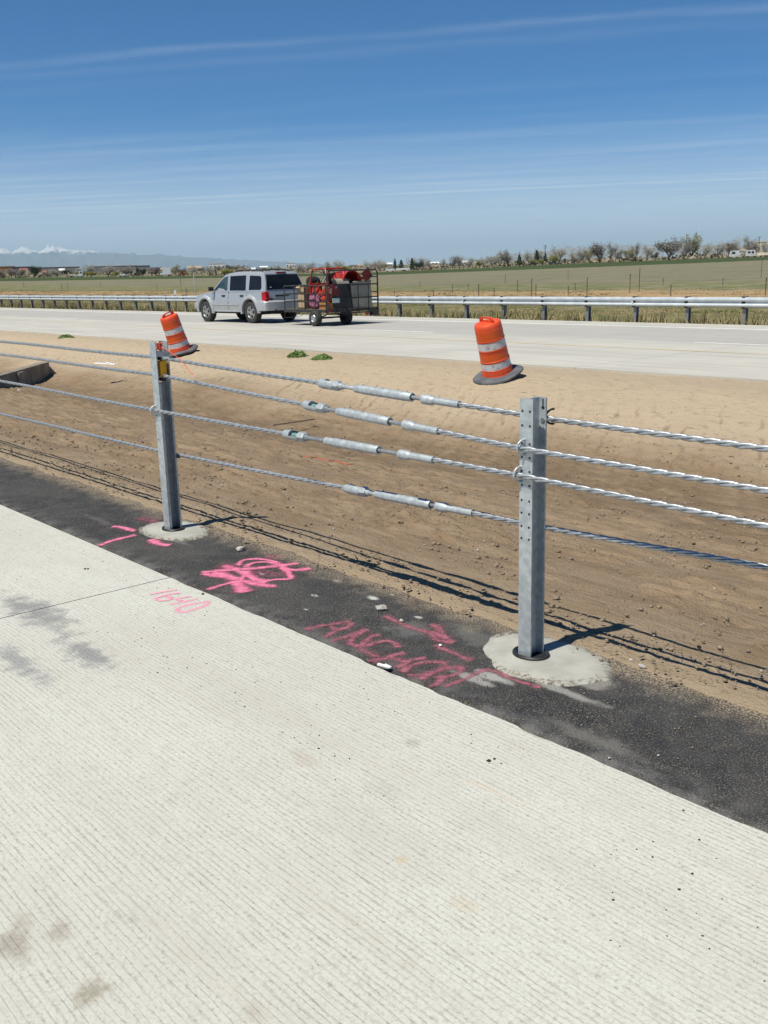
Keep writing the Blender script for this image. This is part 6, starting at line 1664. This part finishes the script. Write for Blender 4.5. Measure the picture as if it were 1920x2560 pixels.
for k in range(8):
    q = at_dist(1104 + 11 * k, 668, 409); q = Vector((q.x, q.y, float(field_h(q.x, q.y)))) - o_
    MB().tube([q, q + Vector((0, 0, 1.5))], .11, 5).build('post', m_pole, rf)
    if prev is not None:
        for z in (.7, 1.35): MB().tube([prev + Vector((0, 0, z)), q + Vector((0, 0, z))], .09, 4).build('rail', m_pole, rf)
    prev = q
m_grav = simple('pale_gravel', (.42, .39, .33), (.34, .31, .26), .4, .95, coord='p')
vs = []; us = np.linspace(1290, 2300, 60)
for u in us:
    for D in (403.5, 409.5):
        q = at_dist(u, 660, D); vs.append((q.x, q.y, float(field_h(q.x, q.y)) + .06))
o = MB().add(vs, [(2 * i, 2 * i + 2, 2 * i + 3, 2 * i + 1) for i in range(len(us) - 1)]).build('far_road', m_grav, normals=False); o['kind'] = 'structure'

# ------------------------------------------------------------------ rough grass between highway and field
m_grass, nt, b = new_mat('rough_grass')
at = nt.new('ShaderNodeAttribute', attribute_name='dry'); rnd = nt.new('ShaderNodeAttribute', attribute_name='shade')
c = nt.mix(at.outputs['Fac'], (0.130, 0.165, 0.050), (0.420, 0.320, 0.180)); c = nt.mix(nt.math('MULTIPLY', rnd.outputs['Fac'], .35), c, (.14, .12, .065))
nt.put(b.inputs['Base Color'], c); b.inputs['Roughness'].default_value = 1; b.inputs['Specular IOR Level'].default_value = .05
def tufts(name, n, trange, prange, hr, dryf, seed, wr=(.012, .03)):
    rg = np.random.default_rng(seed); t = rg.uniform(*trange, n); p = prange[0] + (prange[1] - prange[0]) * rg.random(n) ** 1.3
    p = np.maximum(p, 27.05 + .026 * (t + 25))
    d_ = dryf(t, p, rg); cl_ = fbm(t * .5, p * .5, 3, seed)
    x = t * DV[0] + p * NV[0]; y = t * DV[1] + p * NV[1]; z = field_h(x, y)
    B = 5; V = []; A1 = []; A2 = []
    for k in range(B):
        h_ = rg.uniform(*hr, n) * (0.5 + cl_); a = rg.uniform(0, 6.283, n); w_ = rg.uniform(*wr, n); ox = rg.normal(0, .10, n); oy = rg.normal(0, .10, n); lx, ly = rg.normal(0, .4, n) * h_, rg.normal(0, .4, n) * h_
        b0 = np.stack([x + ox - np.cos(a) * w_, y + oy - np.sin(a) * w_, z - .03], -1); b1 = np.stack([x + ox + np.cos(a) * w_, y + oy + np.sin(a) * w_, z - .03], -1); tp = np.stack([x + ox + lx, y + oy + ly, z + h_], -1)
        V.append(np.stack([b0, b1, tp], 1).reshape(-1, 3)); dd = np.clip(d_ + rg.normal(0, .18, n), 0, 1); A1.append(np.repeat(dd, 3)); A2.append(np.repeat(rg.random(n), 3))
    V = np.concatenate(V); F = np.arange(len(V)).reshape(-1, 3)
    o = mesh_np(name, V, F, m_grass, attr={'dry': np.concatenate(A1), 'shade': np.concatenate(A2)}); o['kind'] = 'stuff'
patch = lambda t, p, s: fbm(t * .16, p * .30, 4, s)
tufts('verge_grass', 36000, (-120, 2), (27.0, 40), (.012, .05), lambda t, p, rg: np.clip((patch(t, p, 3) - .40) * 4.5, 0, 1), 11, (.006, .016))
tufts('field_edge_grass', 22000, (-170, 30), (40, 56), (.015, .05), lambda t, p, rg: np.clip((patch(t, p, 4) - .34) * 4.5, 0, 1), 12, (.02, .05))
tufts('straw_grass', 26000, (-220, 60), (52, 78), (.02, .07), lambda t, p, rg: np.clip(.55 + (patch(t, p, 5) - .35) * 2.5, 0, 1), 13, (.03, .07))
tufts('edge_weeds', 900, (-75, -8), (27.0, 29), (.2, .5), lambda t, p, rg: .7 + 0 * t, 14)

# ------------------------------------------------------------------ mountains
m_mtn, nt, b = new_mat('snowy_mountains')
P_ = pos(nt); mx_, my_, mz_ = nt.sep(P_)
n1 = nt.noise(P_, .0009, 6, .65); n2 = nt.noise(P_, .0035, 5, .65)
sn = nt.math('ADD', mz_, nt.math('ADD', nt.math('MULTIPLY', nt.math('SUBTRACT', n1, .5), 900), nt.math('MULTIPLY', nt.math('SUBTRACT', n2, .5), 500)))
nt.put(b.inputs['Base Color'], nt.mix(nt.step(sn, 1330, 1520), nt.mix(nt.step(n1, .4, .6), (.06, .075, .06), (.10, .095, .085)), (.76, .73, .68))); b.inputs['Roughness'].default_value = 1
UU = [-700, -400, -150, 0, 15, 30, 45, 60, 68, 80, 100, 110, 122, 140, 155, 180, 200, 225, 240, 255, 270, 285, 300, 318, 345, 400, 440, 500, 600, 700, 800, 900, 1000]
VV = [628, 622, 620, 620, 621, 631, 627, 620, 619, 625, 627, 623, 618, 618, 622, 624, 625, 628, 629, 632, 630, 629, 633, 635, 637, 636, 640, 644, 650, 654, 659, 668, 690]
RM = 60000.0
us = np.linspace(-700, 1000, 420); rs = np.linspace(48000, 74000, 34)
vs = []
for r_ in rs:
    for u in us:
        q = at_dist(u, float(np.interp(u, UU, VV)), RM); az_ = math.atan2(q.x, q.y); H = q.z
        f = 1 - min(1, abs(r_ - RM) / (12000 if r_ < RM else 14000)); f = f ** .8
        nz_ = float(fbm(np.array(u * .06), np.array(r_ * .0006), 4, 3)) - .5
        hh = H * f * (1 + (nz_ * .5 if f < .97 else .02 * nz_)) - 40 * (1 - f)
        vs.append((r_ * math.sin(az_), r_ * math.cos(az_), max(hh, -2) ))
o = mesh_np('mountains', vs, grid_faces(len(rs), len(us)), m_mtn, smooth=False); o['kind'] = 'structure'

# ------------------------------------------------------------------ haze: thin even air over the plain
mh = bpy.data.materials.new('thin_haze'); mh.use_nodes = True; nt = NT(mh.node_tree)
for n in list(nt.n): nt.n.remove(n)
ho_ = nt.new('ShaderNodeOutputMaterial'); pv = nt.new('ShaderNodeVolumePrincipled')
pv.inputs['Color'].default_value = (.64, .86, 1.0, 1); pv.inputs['Density'].default_value = 2.5e-5; pv.inputs['Anisotropy'].default_value = 0.0
nt.l.new(pv.outputs[0], ho_.inputs['Volume'])
hz_ = MB().box((0, 0, 1250 - 2.5), (210000, 210000, 2504)).build('haze', mh); hz_['kind'] = 'stuff'
